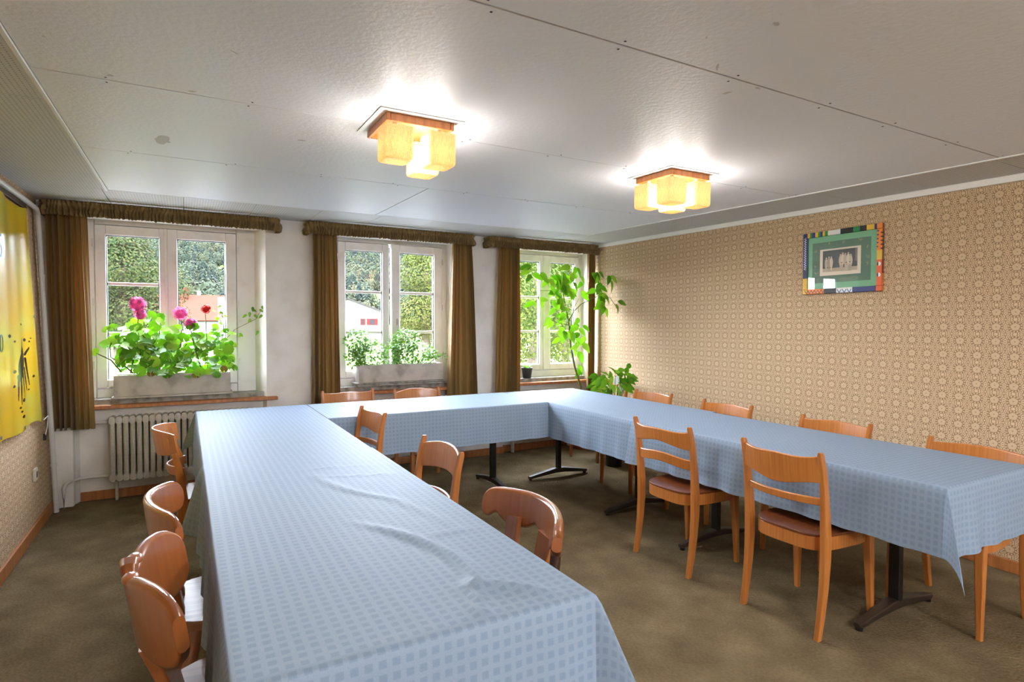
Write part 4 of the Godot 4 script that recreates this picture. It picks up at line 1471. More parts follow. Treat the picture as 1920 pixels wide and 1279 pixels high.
func flower_head(col: Color, r: float, sd: int) -> ArrayMesh:
	var b := MB.new()
	rng.seed = sd
	b.tint = tinted(Color(col.r, col.g * 0.9, col.b))
	b.ball(Vector3.ZERO, Vector3.ONE * r * 0.72, 10, 7)
	for i in 80:
		var d := Vector3(rng.randfn(), rng.randfn() * 0.8 + 0.25, rng.randfn()).normalized()
		var c := d * r * rng.randf_range(0.75, 1.0)
		var k := rng.randf_range(0.75, 1.15)
		b.tint = tinted(Color(col.r * k, col.g * k, col.b * k))
		var x := d.cross(Vector3(rng.randf(), 0.3, rng.randf())).normalized()
		var y := d.cross(x)
		var mid := b.vert(c, d)
		for p in 5:
			var a := TAU * p / 5.0 + i
			var tip := (x * cos(a) + y * sin(a))
			var s2 := (x * cos(a + 0.55) + y * sin(a + 0.55))
			var s1 := (x * cos(a - 0.55) + y * sin(a - 0.55))
			var w := r * 0.29
			b.quad(mid, b.vert(c + s1 * w * 0.7 + d * 0.002, d), b.vert(c + tip * w + d * 0.001, d), b.vert(c + s2 * w * 0.7 + d * 0.002, d))
	return b.mesh()

func trough(label: String, x0: float, x1: float, trays: int) -> void:
	var y0 := 0.7885
	var c := thing("planter_box", label, "planter", Vector3((x0 + x1) / 2, y0, -5.575))
	var w := x1 - x0
	var b := MB.new()
	var h := 0.165
	var y := 0.0
	for k in trays:
		put(boxmesh(Vector3(-0.01 * k, y + 0.009, 0.0), Vector3(w + 0.035, 0.018, 0.175), 0.005), "drip_tray", M.cement if trays == 1 else M.stone, c)
		y += 0.0185
	for s in [-1, 1]:
		b.box(Vector3(0, y + h / 2, s * 0.074), Vector3(w, h, 0.012), 0.003)
		b.box(Vector3(s * (w / 2 - 0.006), y + h / 2, 0), Vector3(0.012, h, 0.136), 0.003)
	b.box(Vector3(0, y + 0.007, 0), Vector3(w - 0.02, 0.012, 0.138), 0.002)
	put(b.mesh(), "trough", M.cement, c)
	put(boxmesh(Vector3(0, y + h - 0.05, 0), Vector3(w - 0.026, 0.06, 0.134), 0.004), "soil", M.soil, c)

func pot(called: String, label: String, at: Vector3, r: float, h: float, m: Material) -> void:
	var c := thing(called, label, "pot", at)
	var b := MB.new()
	b.lathe([Vector2(0, 0), Vector2(r * 0.72, 0), Vector2(r * 0.95, h * 0.86), Vector2(r, h * 0.86), Vector2(r, h), Vector2(r * 0.88, h), Vector2(r * 0.84, h * 0.86)], Vector3.ZERO, 24)
	put(b.mesh(), "pot_body", m, c)
	b = MB.new()
	b.lathe([Vector2(r * 0.85, h * 0.86), Vector2(0.0, h * 0.88)], Vector3.ZERO, 24)
	put(b.mesh(), "soil", M.soil, c)

func build_plants() -> void:
	trough("grey trough of pink geraniums on the sill", -0.495, 0.330, 1)
	trough("weathered grey trough on two stacked trays on the middle sill", 1.416, 2.262, 2)
	var greens := [Color(0.42, 0.60, 0.15), Color(0.50, 0.67, 0.20), Color(0.34, 0.53, 0.13), Color(0.58, 0.70, 0.25)]
	var rl := []
	var pl := []
	var bl := []
	for g in greens:
		rl.append(round_leaf(g))
		pl.append(pointed_leaf(g, 0.52, 0.40))
		bl.append(pointed_leaf(g, 0.30, 0.25))
	var brown := round_leaf(Color(0.50, 0.38, 0.12))
	# pink geranium
	var g := thing("geranium", "pink-flowered geranium with round green leaves in the sill trough", "plant", Vector3(-0.2, 0.95, -5.57))
	rng.seed = 101
	var put_round := func(node: Node3D, px: float, py: float, z: float, s: float):
		var p := onz(px, py, z) - node.position
		var up := Vector3(rng.randf_range(-0.6, 0.6), rng.randf_range(0.15, 1.0), rng.randf_range(0.35, 1.0))
		add_leaf(node, rl[rng.randi() % 4], p, up, Vector3(rng.randf_range(-1, 1), -0.6, 0.5), s)
	var ells := [[240, 640, 44, 30, 36], [285, 628, 46, 36, 40], [300, 665, 60, 34, 56], [345, 650, 44, 40, 44], [250, 680, 40, 20, 24], [390, 668, 44, 32, 44], [345, 690, 60, 14, 22]]
	for e in ells:
		for i in e[4]:
			var a := rng.randf() * TAU
			var r := sqrt(rng.randf())
			put_round.call(g, e[0] + cos(a) * r * e[2], e[1] + sin(a) * r * e[3], rng.randf_range(-5.64, -5.44), rng.randf_range(0.034, 0.050))
	for q in [[180, 660, 0.030], [212, 614, 0.040], [200, 618, 0.034]]:
		put_round.call(g, q[0], q[1], -5.48, q[2])
	for q in [[283, 700], [368, 703], [407, 703], [420, 692]]:
		add_leaf(g, brown if q[0] != 407 else rl[2], onz(q[0], q[1], -5.47) - g.position, Vector3(0.2, 0.3, 1), Vector3(0, -1, 0.2), 0.030)
	var b := MB.new()
	var stems := [[[250, 700], [236, 688], [208, 670], [206, 650], [218, 628]], [[228, 698], [208, 675], [175, 660]], [[255, 700], [290, 680], [330, 672], [350, 645]], [[300, 700], [300, 660], [256, 618], [262, 585]], [[330, 700], [340, 640], [340, 600]], [[380, 700], [365, 650], [358, 620]], [[245, 700], [255, 650], [270, 620]], [[275, 700], [320, 690], [350, 670], [400, 640]], [[270, 700], [262, 660], [240, 640]]]
	for s in stems:
		var pts := []
		for q in s:
			pts.append(onz(q[0], q[1], -5.52) - g.position)
		b.tube(pts, [0.006, 0.005, 0.004, 0.0035, 0.003], 6)
	put(b.mesh(), "stems", M.stem, g)
	var k := 0
	for f in [[258, 571, 0.062], [263, 590, 0.046], [338, 588, 0.056], [358, 607, 0.048]]:
		var o := put(flower_head(Color(0.93, 0.40, 0.68) if k < 3 else Color(0.80, 0.32, 0.56), f[2], 200 + k), "flower_head", M.petal, g)
		o.position = onz(f[0], f[1], -5.50) - g.position
		k += 1
	# red geranium
	g = thing("geranium", "red-flowered geranium with small leaves at the end of the sill trough", "plant", Vector3(0.2, 0.95, -5.57))
	for e in [[415, 640, 24, 34, 22], [412, 680, 30, 18, 16]]:
		for i in e[4]:
			var a := rng.randf() * TAU
			var r := sqrt(rng.randf())
			put_round.call(g, e[0] + cos(a) * r * e[2], e[1] + sin(a) * r * e[3], rng.randf_range(-5.6, -5.46), rng.randf_range(0.018, 0.034))
	for q in [[412, 575, 0.016], [415, 587, 0.018], [408, 598, 0.018], [414, 607, 0.016], [422, 593, 0.014], [400, 583, 0.016], [434, 672, 0.028], [440, 690, 0.028]]:
		put_round.call(g, q[0], q[1], -5.5, q[2])
	b = MB.new()
	for s in [[[400, 700], [412, 660], [420, 610], [413, 575]], [[390, 700], [388, 640], [385, 585]], [[405, 700], [430, 690], [440, 690]]]:
		var pts := []
		for q in s:
			pts.append(onz(q[0], q[1], -5.52) - g.position)
		b.tube(pts, [0.004, 0.003, 0.003, 0.002], 6)
	put(b.mesh(), "stems", M.stem_green, g)
	var o2 := put(flower_head(Color(0.78, 0.06, 0.07), 0.038, 300), "flower_head", M.petal, g)
	o2.position = onz(386, 580, -5.50) - g.position
	# trailing shoot on the reveal
	g = thing("trailing_vine", "thin leafy shoot reaching from the geranium trough to the window reveal", "plant", Vector3(0.33, 0.95, -5.57))
	b = MB.new()
	var shoot := []
	for q in [[395, 700], [420, 640], [440, 618], [460, 608], [480, 598], [488, 585], [492, 572]]:
		shoot.append(onz(q[0], q[1], -5.56) - g.position)
	b.tube(shoot, [0.003, 0.0025, 0.002, 0.002, 0.002, 0.0015, 0.001], 6)
	put(b.mesh(), "stem", M.stem, g)
	for q in [[448, 625], [455, 627], [468, 585], [472, 580], [476, 590], [470, 597], [490, 574], [486, 580], [495, 583], [492, 590], [484, 620], [463, 590], [474, 575]]:
		add_leaf(g, pl[rng.randi() % 4], onz(q[0], q[1], -5.56) - g.position, Vector3(rng.randf_range(-0.4, 0.4), 0.4, 1), Vector3(rng.randf_range(-1, 1), -0.5, 0.2), 0.044)

	# middle trough: two fine-leaved plants; leaves too small to tell apart
	for e in [["bushy small-leaved plant in the middle trough against the fixed sash", [[670, 640, 24, 26, 380], [690, 662, 34, 30, 620], [668, 672, 20, 16, 200]], 680.0], ["bushy small-leaved plant in the middle trough in front of the ajar sash", [[760, 640, 28, 24, 380], [775, 664, 42, 24, 700], [815, 668, 26, 6, 70], [738, 665, 16, 26, 160]], 768.0]]:
		g = thing("trough_plant", e[0], "plant", onz(e[2], 690, -5.575))
		b = MB.new()
		var st := MB.new()
		for q in e[1]:
			for i in q[4]:
				var a := rng.randf() * TAU
				var r := sqrt(rng.randf())
				var p := onz(q[0] + cos(a) * r * q[2], q[1] + sin(a) * r * q[3], rng.randf_range(-5.63, -5.50)) - g.position
				b.tint = tinted(greens[rng.randi() % 4].lerp(Color(0.30, 0.44, 0.18), rng.randf() * 0.7))
				var d := Vector3(rng.randf_range(-1, 1), rng.randf_range(-0.7, 0.6), rng.randf_range(-0.6, 1)).normalized()
				var up := Vector3(rng.randf_range(-0.5, 0.5), 1, rng.randf_range(0, 1)).normalized()
				var x := up.cross(d).normalized()
				var L := rng.randf_range(0.026, 0.046)
				b.quad(b.vert(p, up), b.vert(p + d * L * 0.5 + x * L * 0.28, up), b.vert(p + d * L, up), b.vert(p + d * L * 0.5 - x * L * 0.28, up))
			for i in 7:
				var tip := onz(q[0] + rng.randf_range(-1, 1) * q[2] * 0.8, q[1] - q[3] * rng.randf_range(0.2, 0.9), -5.57) - g.position
				var foot := Vector3(tip.x * 0.35, -0.01, 0.0)
				st.tube([foot, foot.lerp(tip, 0.5) + Vector3(0.01, 0.02, 0), tip], [0.0028, 0.002, 0.0012], 5)
		var fo := put(b.mesh(), "foliage", M.leaf, g)
		fo.set_meta("kind", "stuff")
		put(st.mesh(), "stems", M.stem_green, g)

	# tall houseplant in the corner
	var base := onz(1089, 726, -5.33)
	pot("plant_pot", "terracotta pot of the tall houseplant on the floor in the corner", Vector3(base.x, 0.0, -5.32), 0.13, 0.26, M.terracotta)
	g = thing("tall_houseplant", "tall leggy houseplant with light green leaves in front of the corner window", "plant", Vector3(base.x, 0.225, -5.32))
	b = MB.new()
	var tz := -5.32
	var inside := func(px: float, py: float, z: float) -> Vector3:
		var p := onz(px, py, z)
		if p.x > right_x(p.z) - 0.16:
			var d := ray(px, py)
			p = EYE + d * ((right_x(z + 0.2) - 0.17) / d.x)
		return p
	var line := func(arr: Array, rad: Array, zend: float):
		var pts := []
		for i in arr.size():
			pts.append(inside.call(arr[i][0], arr[i][1], lerp(tz, zend, float(i) / (arr.size() - 1))) - g.position)
		b.tube(pts, rad, 8)
	b.tube([Vector3(0, 0, 0), onz(1089, 726, tz) - g.position, onz(1078, 690, tz) - g.position, onz(1070, 650, tz) - g.position, onz(1066, 602, tz) - g.position], [0.014, 0.013, 0.012, 0.011, 0.010], 10)
	line.call([[1066, 602], [1060, 575], [1055, 545], [1050, 525]], [0.007, 0.006, 0.005, 0.003], tz - 0.05)
	line.call([[1066, 602], [1075, 585], [1090, 570], [1115, 558], [1130, 550]], [0.008, 0.006, 0.005, 0.004, 0.003], tz + 0.12)
	line.call([[1068, 620], [1075, 580], [1085, 560]], [0.006, 0.004, 0.003], tz)
	line.call([[1070, 650], [1082, 660], [1080, 640]], [0.005, 0.004, 0.003], tz)
	line.call([[1055, 560], [1035, 545], [1010, 545]], [0.005, 0.004, 0.002], tz)
	line.call([[1130, 550], [1145, 560], [1160, 583]], [0.003, 0.003, 0.002], tz + 0.14)
	line.call([[1068, 610], [1045, 605], [1035, 612]], [0.005, 0.003, 0.002], tz)
	put(b.mesh(), "stem", M.stem_green, g)
	rng.seed = 404
	for e in [[1030, 525, 20, 14, 9], [1045, 545, 22, 22, 14], [1072, 512, 22, 14, 9], [1078, 540, 16, 22, 10], [1000, 520, 14, 14, 5], [1003, 565, 12, 8, 4], [1045, 595, 16, 16, 9], [1055, 630, 20, 12, 8], [1085, 612, 14, 10, 6], [1090, 640, 12, 10, 6], [1080, 660, 8, 6, 3], [1128, 548, 14, 16, 9], [1112, 518, 12, 10, 5], [1128, 578, 6, 8, 4], [1142, 530, 6, 8, 3], [1155, 572, 5, 5, 2], [1085, 694, 5, 5, 3], [1040, 565, 18, 10, 6]]:
		for i in e[4]:
			var a := rng.randf() * TAU
			var r := sqrt(rng.randf())
			var p: Vector3 = inside.call(e[0] + cos(a) * r * e[2], e[1] + sin(a) * r * e[3] - 6.0, tz + rng.randf_range(-0.10, 0.12)) - g.position
			var d := Vector3(rng.randf_range(-1.0, 1.0), rng.randf_range(-1.0, 0.1), rng.randf_range(-0.1, 0.7))
			add_leaf(g, pl[(rng.randi() % 3 + 1) % 4], p, Vector3(rng.randf_range(-0.5, 0.5), 0.5, 1.0), d, rng.randf_range(0.10, 0.145))
	add_leaf(g, pointed_leaf(Color(0.80, 0.48, 0.10), 0.5, 0.4), onz(1051, 560, tz + 0.06) - g.position, Vector3(0, 0.4, 1), Vector3(0.2, -1, 0.2), 0.09)

	# leafy plant with white flowers between table and corner chair
	var q0 := onz(1152, 735, -4.50)
	pot("plant_pot", "dark tall pot of the white-flowered plant between table and corner chair", Vector3(q0.x, 0.0, -4.50), 0.105, 0.50, M.black_pot)
	g = thing("flowering_plant", "bushy potted plant with glossy leaves and white flowers behind the corner table", "plant", Vector3(q0.x, 0.44, -4.50))
	b = MB.new()
	rng.seed = 505
	for i in 74:
		var px := rng.randf_range(1112, 1186)
		var py: float = 718.0 + rng.randf_range(-16, 16) - 8.0 * exp(-pow((px - 1155.0) / 20.0, 2.0))
		var p: Vector3 = inside.call(px, py, -4.50 + rng.randf_range(-0.12, 0.12)) - g.position
		p.x = max(p.x, 3.46 - g.position.x)
		if i % 4 == 0:
			b.tube([Vector3(rng.randf_range(-0.03, 0.03), 0, 0), p * 0.6 + Vector3(0, 0.06, 0), p], [0.003, 0.003, 0.002], 5)
		add_leaf(g, pl[rng.randi() % 4] if px < 1160 else pl[(rng.randi() % 2) * 2], p, Vector3(rng.randf_range(-0.6, 0.6), 0.7, 0.8), Vector3((px - 1148.0) / 40.0, rng.randf_range(-0.5, 0.4), rng.randf_range(0, 0.6)), rng.randf_range(0.075, 0.115))
	for q in [[1176, 692], [1172, 700], [1160, 710]]:
		var p := onz(q[0], q[1], -4.50) - g.position
		add_leaf(g, pl[2], p, Vector3(-0.3, 0.5, 0.8), Vector3(0.6, 0.8, 0), 0.10)
		b.tube([Vector3.ZERO, p * 0.5, p], [0.003, 0.003, 0.002], 5)
	put(b.mesh(), "stems", M.stem_green, g)
	var wl := pointed_leaf(Color(0.90, 0.90, 0.92), 0.5, 0.2)
	for q in [[1152, 722, 0.9], [1160, 734, 1.1], [1142, 738, -0.4]]:
		var p := onz(q[0], q[1], -4.45) - g.position
		var o := put(wl, "white_flower", M.petal, g)
		var y := Vector3(-0.3, 0.35, 1).normalized()
		var z := Vector3(0.6 * q[2], 0.8, 0).normalized()
		var x := y.cross(z).normalized()
		o.transform = Transform3D(Basis(x, y, x.cross(y)).scaled(Vector3.ONE * 0.12), p)

	# aloe
	var pa := onz(988, 711, -5.56)
	pot("plant_pot", "small black plastic pot of aloe on the sill", Vector3(pa.x, 0.7885, -5.56), 0.062, 0.115, M.black_pot)
	g = thing("aloe", "small aloe with thin curved leaves in the black pot on the sill", "plant", Vector3(pa.x, 0.885, -5.56))
	var pale := pointed_leaf(Color(0.46, 0.54, 0.36), 0.13, 0.35)
	for i in 11:
		var a := TAU * i / 11.0
		add_leaf(g, pale, Vector3.ZERO, Vector3(-cos(a) * 0.7, 0.6, -sin(a) * 0.7), Vector3(cos(a), 0.5 + 1.2 * float(i % 3), sin(a) * 0.6), rng.randf_range(0.10, 0.15))

# ---------------------------------------------------------------- the valley outside
const GY := -0.8
func far_point(px: float, d: float, y := GY) -> Vector3:
	var r := ray(px, 608.0)
	var f := Vector2(r.x, r.z).normalized()
	return Vector3(f.x * d, y, f.y * d)

func hill_y(az: float, d: float, nz: FastNoiseLite) -> float:
	var t: float = clamp((d - 170.0) / 680.0, 0, 1)
	return GY + 98.0 * pow(t, 1.25) * (1.0 + 0.10 * sin(az * 5.0 + 1.0)) + (7.0 * t) * nz.get_noise_2d(az * 300.0, d * 0.8)

func tree(called: String, label: String, at: Vector3, blobs: Array, leaves: int, leaf: float, cols: Array, trunk: Array, sd: int, group := "") -> void:
	var t := thing(called, label, "tree", at, 0.0, group)
	rng.seed = sd
	var b := MB.new()
	var total := 0.0
	for q in blobs:
		total += q[3] * q[3]
	for q in blobs:
		var n := int(leaves * q[3] * q[3] / total)
		var c0: Color = cols[rng.randi() % cols.size()]
		for i in n:
			var d := Vector3(rng.randfn(), rng.randfn(), rng.randfn()).normalized()
			var p: Vector3 = Vector3(q[0], q[1], q[2]) + d * q[3] * Vector3(1, 0.82, 1) * (0.55 + 0.5 * sqrt(rng.randf()))
			var c: Color = c0.lerp(cols[rng.randi() % cols.size()], rng.randf())
			b.tint = c
			var up := (d + Vector3(rng.randf_range(-0.6, 0.6), 0.5, rng.randf_range(-0.6, 0.6))).normalized()
			var x := up.cross(Vector3(rng.randfn(), rng.randfn(), rng.randfn())).normalized()
			var z := up.cross(x)
			var s := leaf * rng.randf_range(0.7, 1.3)
			b.quad(b.vert(p - x * s, up), b.vert(p + z * s * 0.55, up), b.vert(p + x * s, up), b.vert(p - z * s * 0.55, up))
	put(b.mesh(), "crown", M.out_leaf, t)
	b = MB.new()
	for l in trunk:
		b.tube(l[0], l[1], 8)
	put(b.mesh(), "trunk", M.bark, t)

func blob_mesh(cone: bool, sd: int) -> ArrayMesh:
	var b := MB.new()
	var nz := FastNoiseLite.new()
	nz.seed = sd
	nz.frequency = 1.1
	if cone:
		for k in 4:
			var r := 0.36 - 0.075 * k
			b.lathe([Vector2(r * 0.7, 0.10 + 0.22 * k), Vector2(r * 0.4, 0.22 + 0.22 * k), Vector2(0.02, 0.36 + 0.22 * k)], Vector3.ZERO, 7)
		rng.seed = sd
		for i in 220:
			var t := rng.randf()
			var a := rng.randf() * TAU
			var o := Vector3(cos(a), 0, sin(a))
			var p := o * 0.34 * (1.0 - t) * rng.randf_range(0.6, 1.05) + Vector3(0, 0.06 + 0.92 * t, 0)
			var tip := p + o * 0.10 + Vector3(0, -0.05, 0)
			var x := o.cross(Vector3.UP) * 0.05
			var up := (o + Vector3(0, 0.8, 0)).normalized()
			b.quad(b.vert(p - x, up), b.vert(p + Vector3(0, 0.04, 0), up), b.vert(p + x, up), b.vert(tip, up))
		return b.mesh()
	rng.seed = sd
	b.ball(Vector3(0, 0.48, 0), Vector3(0.34, 0.38, 0.34), 10, 7)
	for i in 700:
		var d := Vector3(rng.randfn(), rng.randfn(), rng.randfn()).normalized()
		var p := Vector3(0, 0.5, 0) + d * 0.44 * (1.0 + 0.35 * nz.get_noise_3dv(d * 2.0)) * rng.randf_range(0.82, 1.05)
		var up := (d + Vector3(rng.randf_range(-0.7, 0.7), rng.randf_range(-0.2, 0.9), rng.randf_range(-0.7, 0.7))).normalized()
		var x := up.cross(Vector3(rng.randfn(), rng.randfn(), rng.randfn())).normalized() * 0.05
		var z := up.cross(x) * 0.8
		b.quad(b.vert(p - x, up), b.vert(p + z, up), b.vert(p + x, up), b.vert(p - z, up))
	return b.mesh()

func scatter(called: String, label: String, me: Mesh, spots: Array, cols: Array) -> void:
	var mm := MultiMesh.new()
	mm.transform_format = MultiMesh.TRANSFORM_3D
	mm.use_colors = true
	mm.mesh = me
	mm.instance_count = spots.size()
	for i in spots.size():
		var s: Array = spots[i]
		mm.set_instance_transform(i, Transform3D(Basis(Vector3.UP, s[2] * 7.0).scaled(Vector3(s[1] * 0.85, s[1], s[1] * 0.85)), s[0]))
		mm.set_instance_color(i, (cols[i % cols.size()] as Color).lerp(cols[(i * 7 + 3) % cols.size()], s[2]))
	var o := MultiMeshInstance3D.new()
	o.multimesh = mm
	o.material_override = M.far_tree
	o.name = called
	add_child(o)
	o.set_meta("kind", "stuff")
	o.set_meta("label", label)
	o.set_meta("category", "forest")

func house(called: String, label: String, at: Vector3, turn: float, w: float, d: float, eave: float, ridge: float, roof: Material, wins: Array, chimney := false) -> void:
	var h := thing(called, label, "house", at, turn)
	var b := MB.new()
	# gabled walls: gable faces local +z
	var g := [Vector3(-w / 2, 0, d / 2), Vector3(w / 2, 0, d / 2), Vector3(w / 2, eave, d / 2), Vector3(0, ridge, d / 2), Vector3(-w / 2, eave, d / 2)]
	b.face(g)
	var g2 := []
	for p in g:
		g2.push_front(p - Vector3(0, 0, d))
	b.face(g2)
	for s in [-1.0, 1.0]:
		var q := [Vector3(s * w / 2, 0, d / 2), Vector3(s * w / 2, 0, -d / 2), Vector3(s * w / 2, eave, -d / 2), Vector3(s * w / 2, eave, d / 2)]
		if s < 0:
			q.reverse()
		b.face(q)
	put(b.mesh(), "wall", M.render_wall, h)
	b = MB.new()
	for s in [-1.0, 1.0]:
		var run := Vector2(w / 2 + 0.5, (ridge - eave) * (w / 2 + 0.5) / (w / 2))
		b.sweep([Vector3(s * run.x / 2, ridge - run.y / 2 + 0.10, -d / 2 - 0.5), Vector3(s * run.x / 2, ridge - run.y / 2 + 0.10, d / 2 + 0.5)], [run.length(), run.length()], [0.18, 0.18], Vector3(0, 1, 0).rotated(Vector3(0, 0, 1), -s * atan2(run.y, run.x)), 0.03)
	var rf := put(b.mesh(), "roof", roof, h)
	if chimney:
		put(boxmesh(Vector3(-0.8, ridge + 0.4, -d * 0.1), Vector3(0.7, 1.6, 0.7), 0.02), "chimney", M.brick_red, rf)
		put(boxmesh(Vector3(2.4, ridge + 0.3, d * 0.1), Vector3(0.55, 1.3, 0.55), 0.02), "chimney", M.render_wall, rf)
	for q in wins:
		var f := put(boxmesh(Vector3(q[0], q[1], d / 2 + 0.02), Vector3(q[2], q[3], 0.10), 0.02), "window", M.brick_red, h)
		put(boxmesh(Vector3(q[0], q[1], d / 2 + 0.06), Vector3(q[2] * 0.42, q[3] * 0.86, 0.06), 0.01), "pane", M.dark_pane, f)

func build_outside() -> void:
	var m := mat(Color(1, 1, 1), 0.9, 0.2)
	m.vertex_color_use_as_albedo = true
	m.backlight_enabled = true
	m.backlight = Color(0.55, 0.7, 0.25)
	M.out_leaf = m
	m = mat(Color(1, 1, 1), 0.95, 0.1)
	m.vertex_color_use_as_albedo = true
	M.far_tree = m
	M.bark = mat(Color(0.22, 0.18, 0.13), 0.9)
	M.render_wall = mat(Color(0.29, 0.286, 0.278), 0.95, 0.05)
	M.roof_red = mat(Color(0.235, 0.115, 0.09), 0.95, 0.05)
	M.roof_grey = mat(Color(0.16, 0.15, 0.145), 0.95, 0.05)
	M.brick_red = mat(Color(0.22, 0.085, 0.075), 0.95, 0.05)
	M.dark_pane = mat(Color(0.10, 0.10, 0.11), 0.6, 0.1)
	m = mat(Color(1, 1, 1), 0.95, 0.1)
	m.albedo_texture = ramp_tex(noise_img(256, 0.03, 91, 4), [0.2, 0.5, 0.8], [Color(0.20, 0.25, 0.11), Color(0.23, 0.275, 0.12), Color(0.26, 0.30, 0.135)])
	M.meadow = tri(m, 0.05, true)
	M.asphalt = mat(Color(0.33, 0.327, 0.322), 0.95, 0.1)
	# meadow in front of the house, pale yard widened for neutral bounce light, hillside
	var lw := put(boxmesh(Vector3(60, GY - 0.5, -150), Vector3(420, 1.0, 288), 0.0), "lawn", M.meadow)
	lw.set_meta("kind", "structure")
	var yard := put(boxmesh(Vector3(3.0, GY + 0.01, -14.0), Vector3(40, 0.05, 15.8), 0.0), "road", M.asphalt)
	yard.set_meta("kind", "structure")
	var nz := FastNoiseLite.new()
	nz.seed = 17
	nz.frequency = 0.01
	var b := MB.new()
	var a0 := deg_to_rad(-35.0)
	var a1 := deg_to_rad(75.0)
	b.grid(70, 40, func(i, j):
		var az: float = lerp(a0, a1, i / 70.0)
		var d: float = lerp(165.0, 900.0, j / 40.0)
		return Vector3(sin(az) * d, hill_y(az, d, nz), -cos(az) * d), func(i, j): return Vector2(i, j), true)
	for i in b.n.size():
		if b.n[i].y < 0:
			b.n[i] = -b.n[i]
	var hill := put(b.mesh(), "hills", M.meadow)
	hill.set_meta("kind", "structure")
	# woods on the slope, leaving two meadows open
	rng.seed = 33
	var decid := []
	var conif := []
	while decid.size() + conif.size() < 9000:
		var az := rng.randf_range(a0, a1)
		var d := sqrt(rng.randf_range(190.0 * 190.0, 880.0 * 880.0))
		var y := hill_y(az, d, nz)
		var el := rad_to_deg(atan((y - 1.38) / d))
		var deg := rad_to_deg(az)
		if (deg < 12.0 and el > 3.9 + 0.3 * sin(deg) and el < 4.9) or (deg > 15.5 and deg < 30.0 and el > 0.6 and el < 2.4 + 0.5 * sin(deg * 0.9)):
			continue
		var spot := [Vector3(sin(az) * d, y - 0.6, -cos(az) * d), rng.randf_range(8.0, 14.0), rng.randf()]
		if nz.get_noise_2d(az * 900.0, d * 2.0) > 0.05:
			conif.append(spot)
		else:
			decid.append(spot)
	scatter("forest", "round-crowned trees covering the hillside", blob_mesh(false, 4), decid, [Color(0.0139, 0.0185, 0.0111), Color(0.0185, 0.0222, 0.0130), Color(0.0111, 0.0157, 0.0114), Color(0.0222, 0.0231, 0.0130)])
	scatter("conifer_forest", "pointed dark conifers on the hillside", blob_mesh(true, 5), conif, [Color(0.0084, 0.0130, 0.0102), Color(0.0111, 0.0157, 0.0121), Color(0.0092, 0.0132, 0.0114)])  # bluish green crowns put some distance haze into the colour
	# houses
	house("farmhouse", "large white gabled farmhouse across the meadow", far_point(652, 135.0), -0.234, 16.0, 20.0, 4.4, 7.4, M.roof_grey, [[3.0, 2.7, 1.0, 1.3], [4.9, 2.7, 2.2, 1.3]])
	house("red_roofed_house", "white house with a red tiled roof and chimneys in the valley", far_point(362, 105.0), PI / 2, 8.5, 9.0, 3.0, 6.6, M.roof_red, [], true)
	# trees
	var mid := [Color(0.0111, 0.0175, 0.0065), Color(0.0166, 0.0213, 0.0074), Color(0.0084, 0.0149, 0.0059)]
	var lime := [Color(0.0278, 0.0370, 0.0065), Color(0.0203, 0.0305, 0.0056), Color(0.0370, 0.0427, 0.0092), Color(0.0157, 0.0250, 0.0052)]
	var gold := [Color(0.0370, 0.0352, 0.0092), Color(0.0278, 0.0305, 0.0084), Color(0.0203, 0.0259, 0.0074)]
	tree("broadleaf_tree", "big spreading tree filling the geranium window beside the distant hill", far_point(225, 42.0), [[0, 5.6, 0, 2.4], [-2.0, 4.2, 0.5, 2.2], [1.9, 4.6, 0.3, 1.9], [0.3, 7.2, 0, 1.5], [1.0, 2.8, 0.6, 1.9], [-1.2, 2.2, 0.5, 2.0], [2.4, 2.6, 0, 1.3], [-0.6, 6.6, 0.8, 1.5]], 22000, 0.085, mid + [Color(0.0240, 0.0231, 0.0092)], [[[Vector3(0, -0.3, 0), Vector3(0, 3, 0), Vector3(0.2, 6, 0)], [0.4, 0.3, 0.12]]], 1)
	tree("broadleaf_tree", "round pale green tree beside the red roof", far_point(392, 124.0), [[0, 5.0, 0, 3.2], [-2.6, 4.0, 0, 2.4], [2.8, 4.0, 0, 2.6]], 7000, 0.22, gold, [[[Vector3(0, -0.3, 0), Vector3(0, 4, 0)], [0.4, 0.2]]], 2)
	tree("broadleaf_tree", "tall yellow-green tree behind the ajar sash", far_point(800, 38.0), [[0.2, 6.6, 0, 1.3], [-0.4, 5.2, 0, 1.5], [0.6, 4.0, 0, 1.8], [-0.6, 2.8, 0.2, 1.6], [0.8, 1.9, 0, 1.5], [0.3, 8.0, 0, 0.9], [-0.9, 6.3, 0, 0.7]], 15000, 0.075, gold + lime, [[[Vector3(0, -0.3, 0), Vector3(0, 6, 0)], [0.3, 0.1]]], 3)
	tree("garden_shrub", "low round shrub in front of the yellow-green tree", far_point(768, 60.0), [[0, 1.5, 0, 1.5], [-1.5, 1.1, 0, 1.1]], 1500, 0.16, gold, [[[Vector3(0, -0.2, 0), Vector3(0, 1.2, 0)], [0.1, 0.05]]], 4)
	tree("garden_tree", "leaning garden tree with bright lime leaves outside the corner window", far_point(985, 15.0), [[0.3, 3.3, 0, 1.3], [-0.9, 2.9, 0.4, 1.1], [1.1, 2.6, -0.3, 1.1], [0.0, 4.4, 0, 1.1], [-0.6, 1.9, 0.7, 0.8], [0.9, 1.7, 0.6, 0.8], [1.6, 3.6, 0, 1.0], [-1.6, 3.7, 0, 1.0], [0.2, 2.3, 1.0, 0.7]], 13000, 0.045, lime, [[[Vector3(-0.25, -0.2, 0), Vector3(0.05, 1.0, 0), Vector3(0.35, 2.0, 0), Vector3(0.3, 3.4, 0)], [0.13, 0.11, 0.09, 0.05]]], 5)
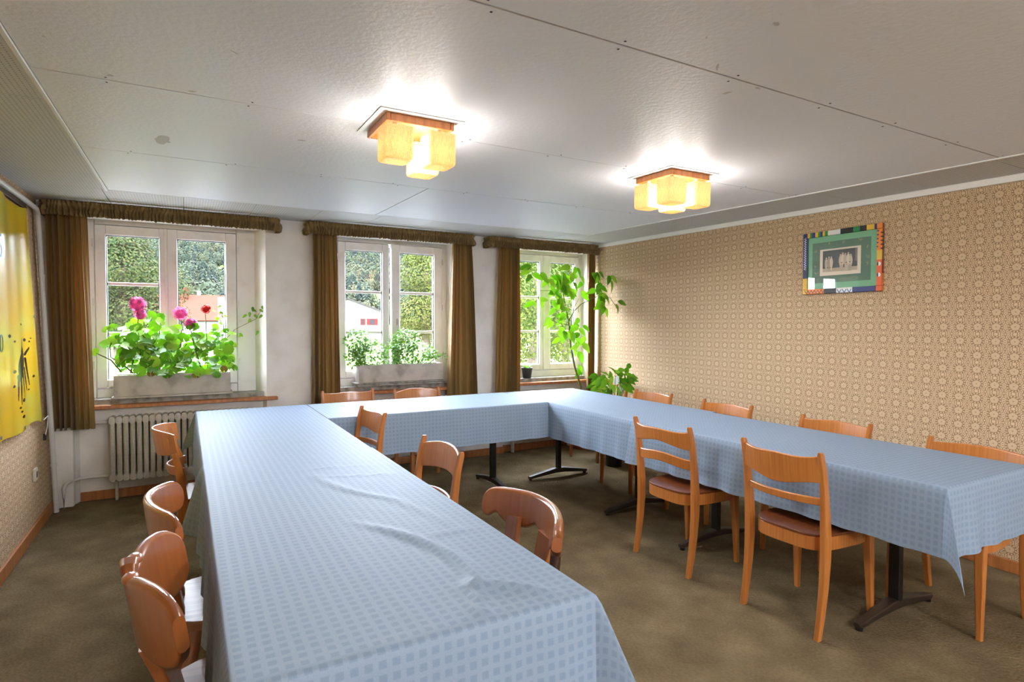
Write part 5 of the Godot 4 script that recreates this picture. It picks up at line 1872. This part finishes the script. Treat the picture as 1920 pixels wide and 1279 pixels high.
	tree("garden_tree", "dense bright green tree behind the leaning garden tree", far_point(1060, 22.0), [[0, 3.6, 0, 1.7], [-1.6, 3.0, 0, 1.5], [1.6, 3.2, 0, 1.5], [0.4, 5.2, 0, 1.4], [-1.4, 4.8, 0, 1.2], [1.8, 5.0, 0, 1.2], [-0.6, 1.9, 0.4, 1.1], [1.0, 1.8, 0, 1.1], [-2.6, 2.2, 0, 1.2], [2.6, 2.2, 0, 1.2]], 15000, 0.062, lime + mid, [[[Vector3(0, -0.3, 0), Vector3(0, 4, 0)], [0.2, 0.1]]], 6)
	tree("garden_tree", "shaded green tree at the end of the garden beyond the lime trees", far_point(1000, 34.0), [[0, 4.0, 0, 2.4], [-2.6, 3.4, 0, 2.0], [2.6, 3.6, 0, 2.2], [0.4, 6.6, 0, 2.0], [-1.8, 6.0, 0, 1.6], [2.2, 6.2, 0, 1.8], [0, 1.6, 0, 1.8], [4.4, 3.0, 0, 2.0]], 13000, 0.10, lime + mid, [[[Vector3(0, -0.3, 0), Vector3(0, 4, 0)], [0.25, 0.1]]], 7)

# ----------------------------------------------------------------
const LAMP := 0.046
const LAMP_DOWN := 0.42
const LAMP_WHITE := Color(1.0, 1.0, 0.99)
func _ready() -> void:
	cam = Camera3D.new()
	cam.name = "camera"
	add_child(cam)
	cam.position = EYE
	cam.rotation = Vector3(deg_to_rad(-1.6), deg_to_rad(-29.1), deg_to_rad(0.1))
	cam.fov = rad_to_deg(2.0 * atan(639.5 / F))
	cam.near = 0.05
	cam.far = 4000.0
	cam.current = true
	var we := WorldEnvironment.new()
	we.name = "environment"
	var env := Environment.new()
	var sky := Sky.new()
	var sm_ := ProceduralSkyMaterial.new()
	sm_.sky_top_color = Color(0.85, 0.885, 0.945)
	sm_.sky_horizon_color = Color(0.90, 0.925, 0.96)
	sm_.ground_horizon_color = Color(0.60, 0.62, 0.58)
	sm_.ground_bottom_color = Color(0.40, 0.42, 0.36)
	sm_.sky_energy_multiplier = 5.4
	sm_.ground_energy_multiplier = 1.0
	sky.sky_material = sm_
	env.background_mode = Environment.BG_SKY
	env.sky = sky
	env.tonemap_mode = Environment.TONE_MAPPER_LINEAR
	env.tonemap_exposure = 1.66
	env.sdfgi_enabled = true
	env.ssao_enabled = true
	env.ssil_enabled = true
	we.environment = env
	add_child(we)
	make_materials()
	build_room()
	build_windows()
	build_outside()
	build_heating()
	build_tables()
	build_chairs()
	build_curtains()
	ceiling_lamp("frosted glass cube ceiling lamp on a wooden base with one cube missing", 0.852, -2.437, true)
	ceiling_lamp("cluster of four frosted glass cubes on a wooden base close to the wallpapered wall", 2.445, -2.510)
	ceiling_lamp("unseen fill lamp of four frosted glass cubes added behind the camera by the banner wall", 0.852, 1.0)  # this lamp and the next are added out of view as fill
	ceiling_lamp("unseen fill lamp of four frosted glass cubes added behind the camera by the papered wall", 2.445, 0.95)
	build_wall_things()
	build_plants()
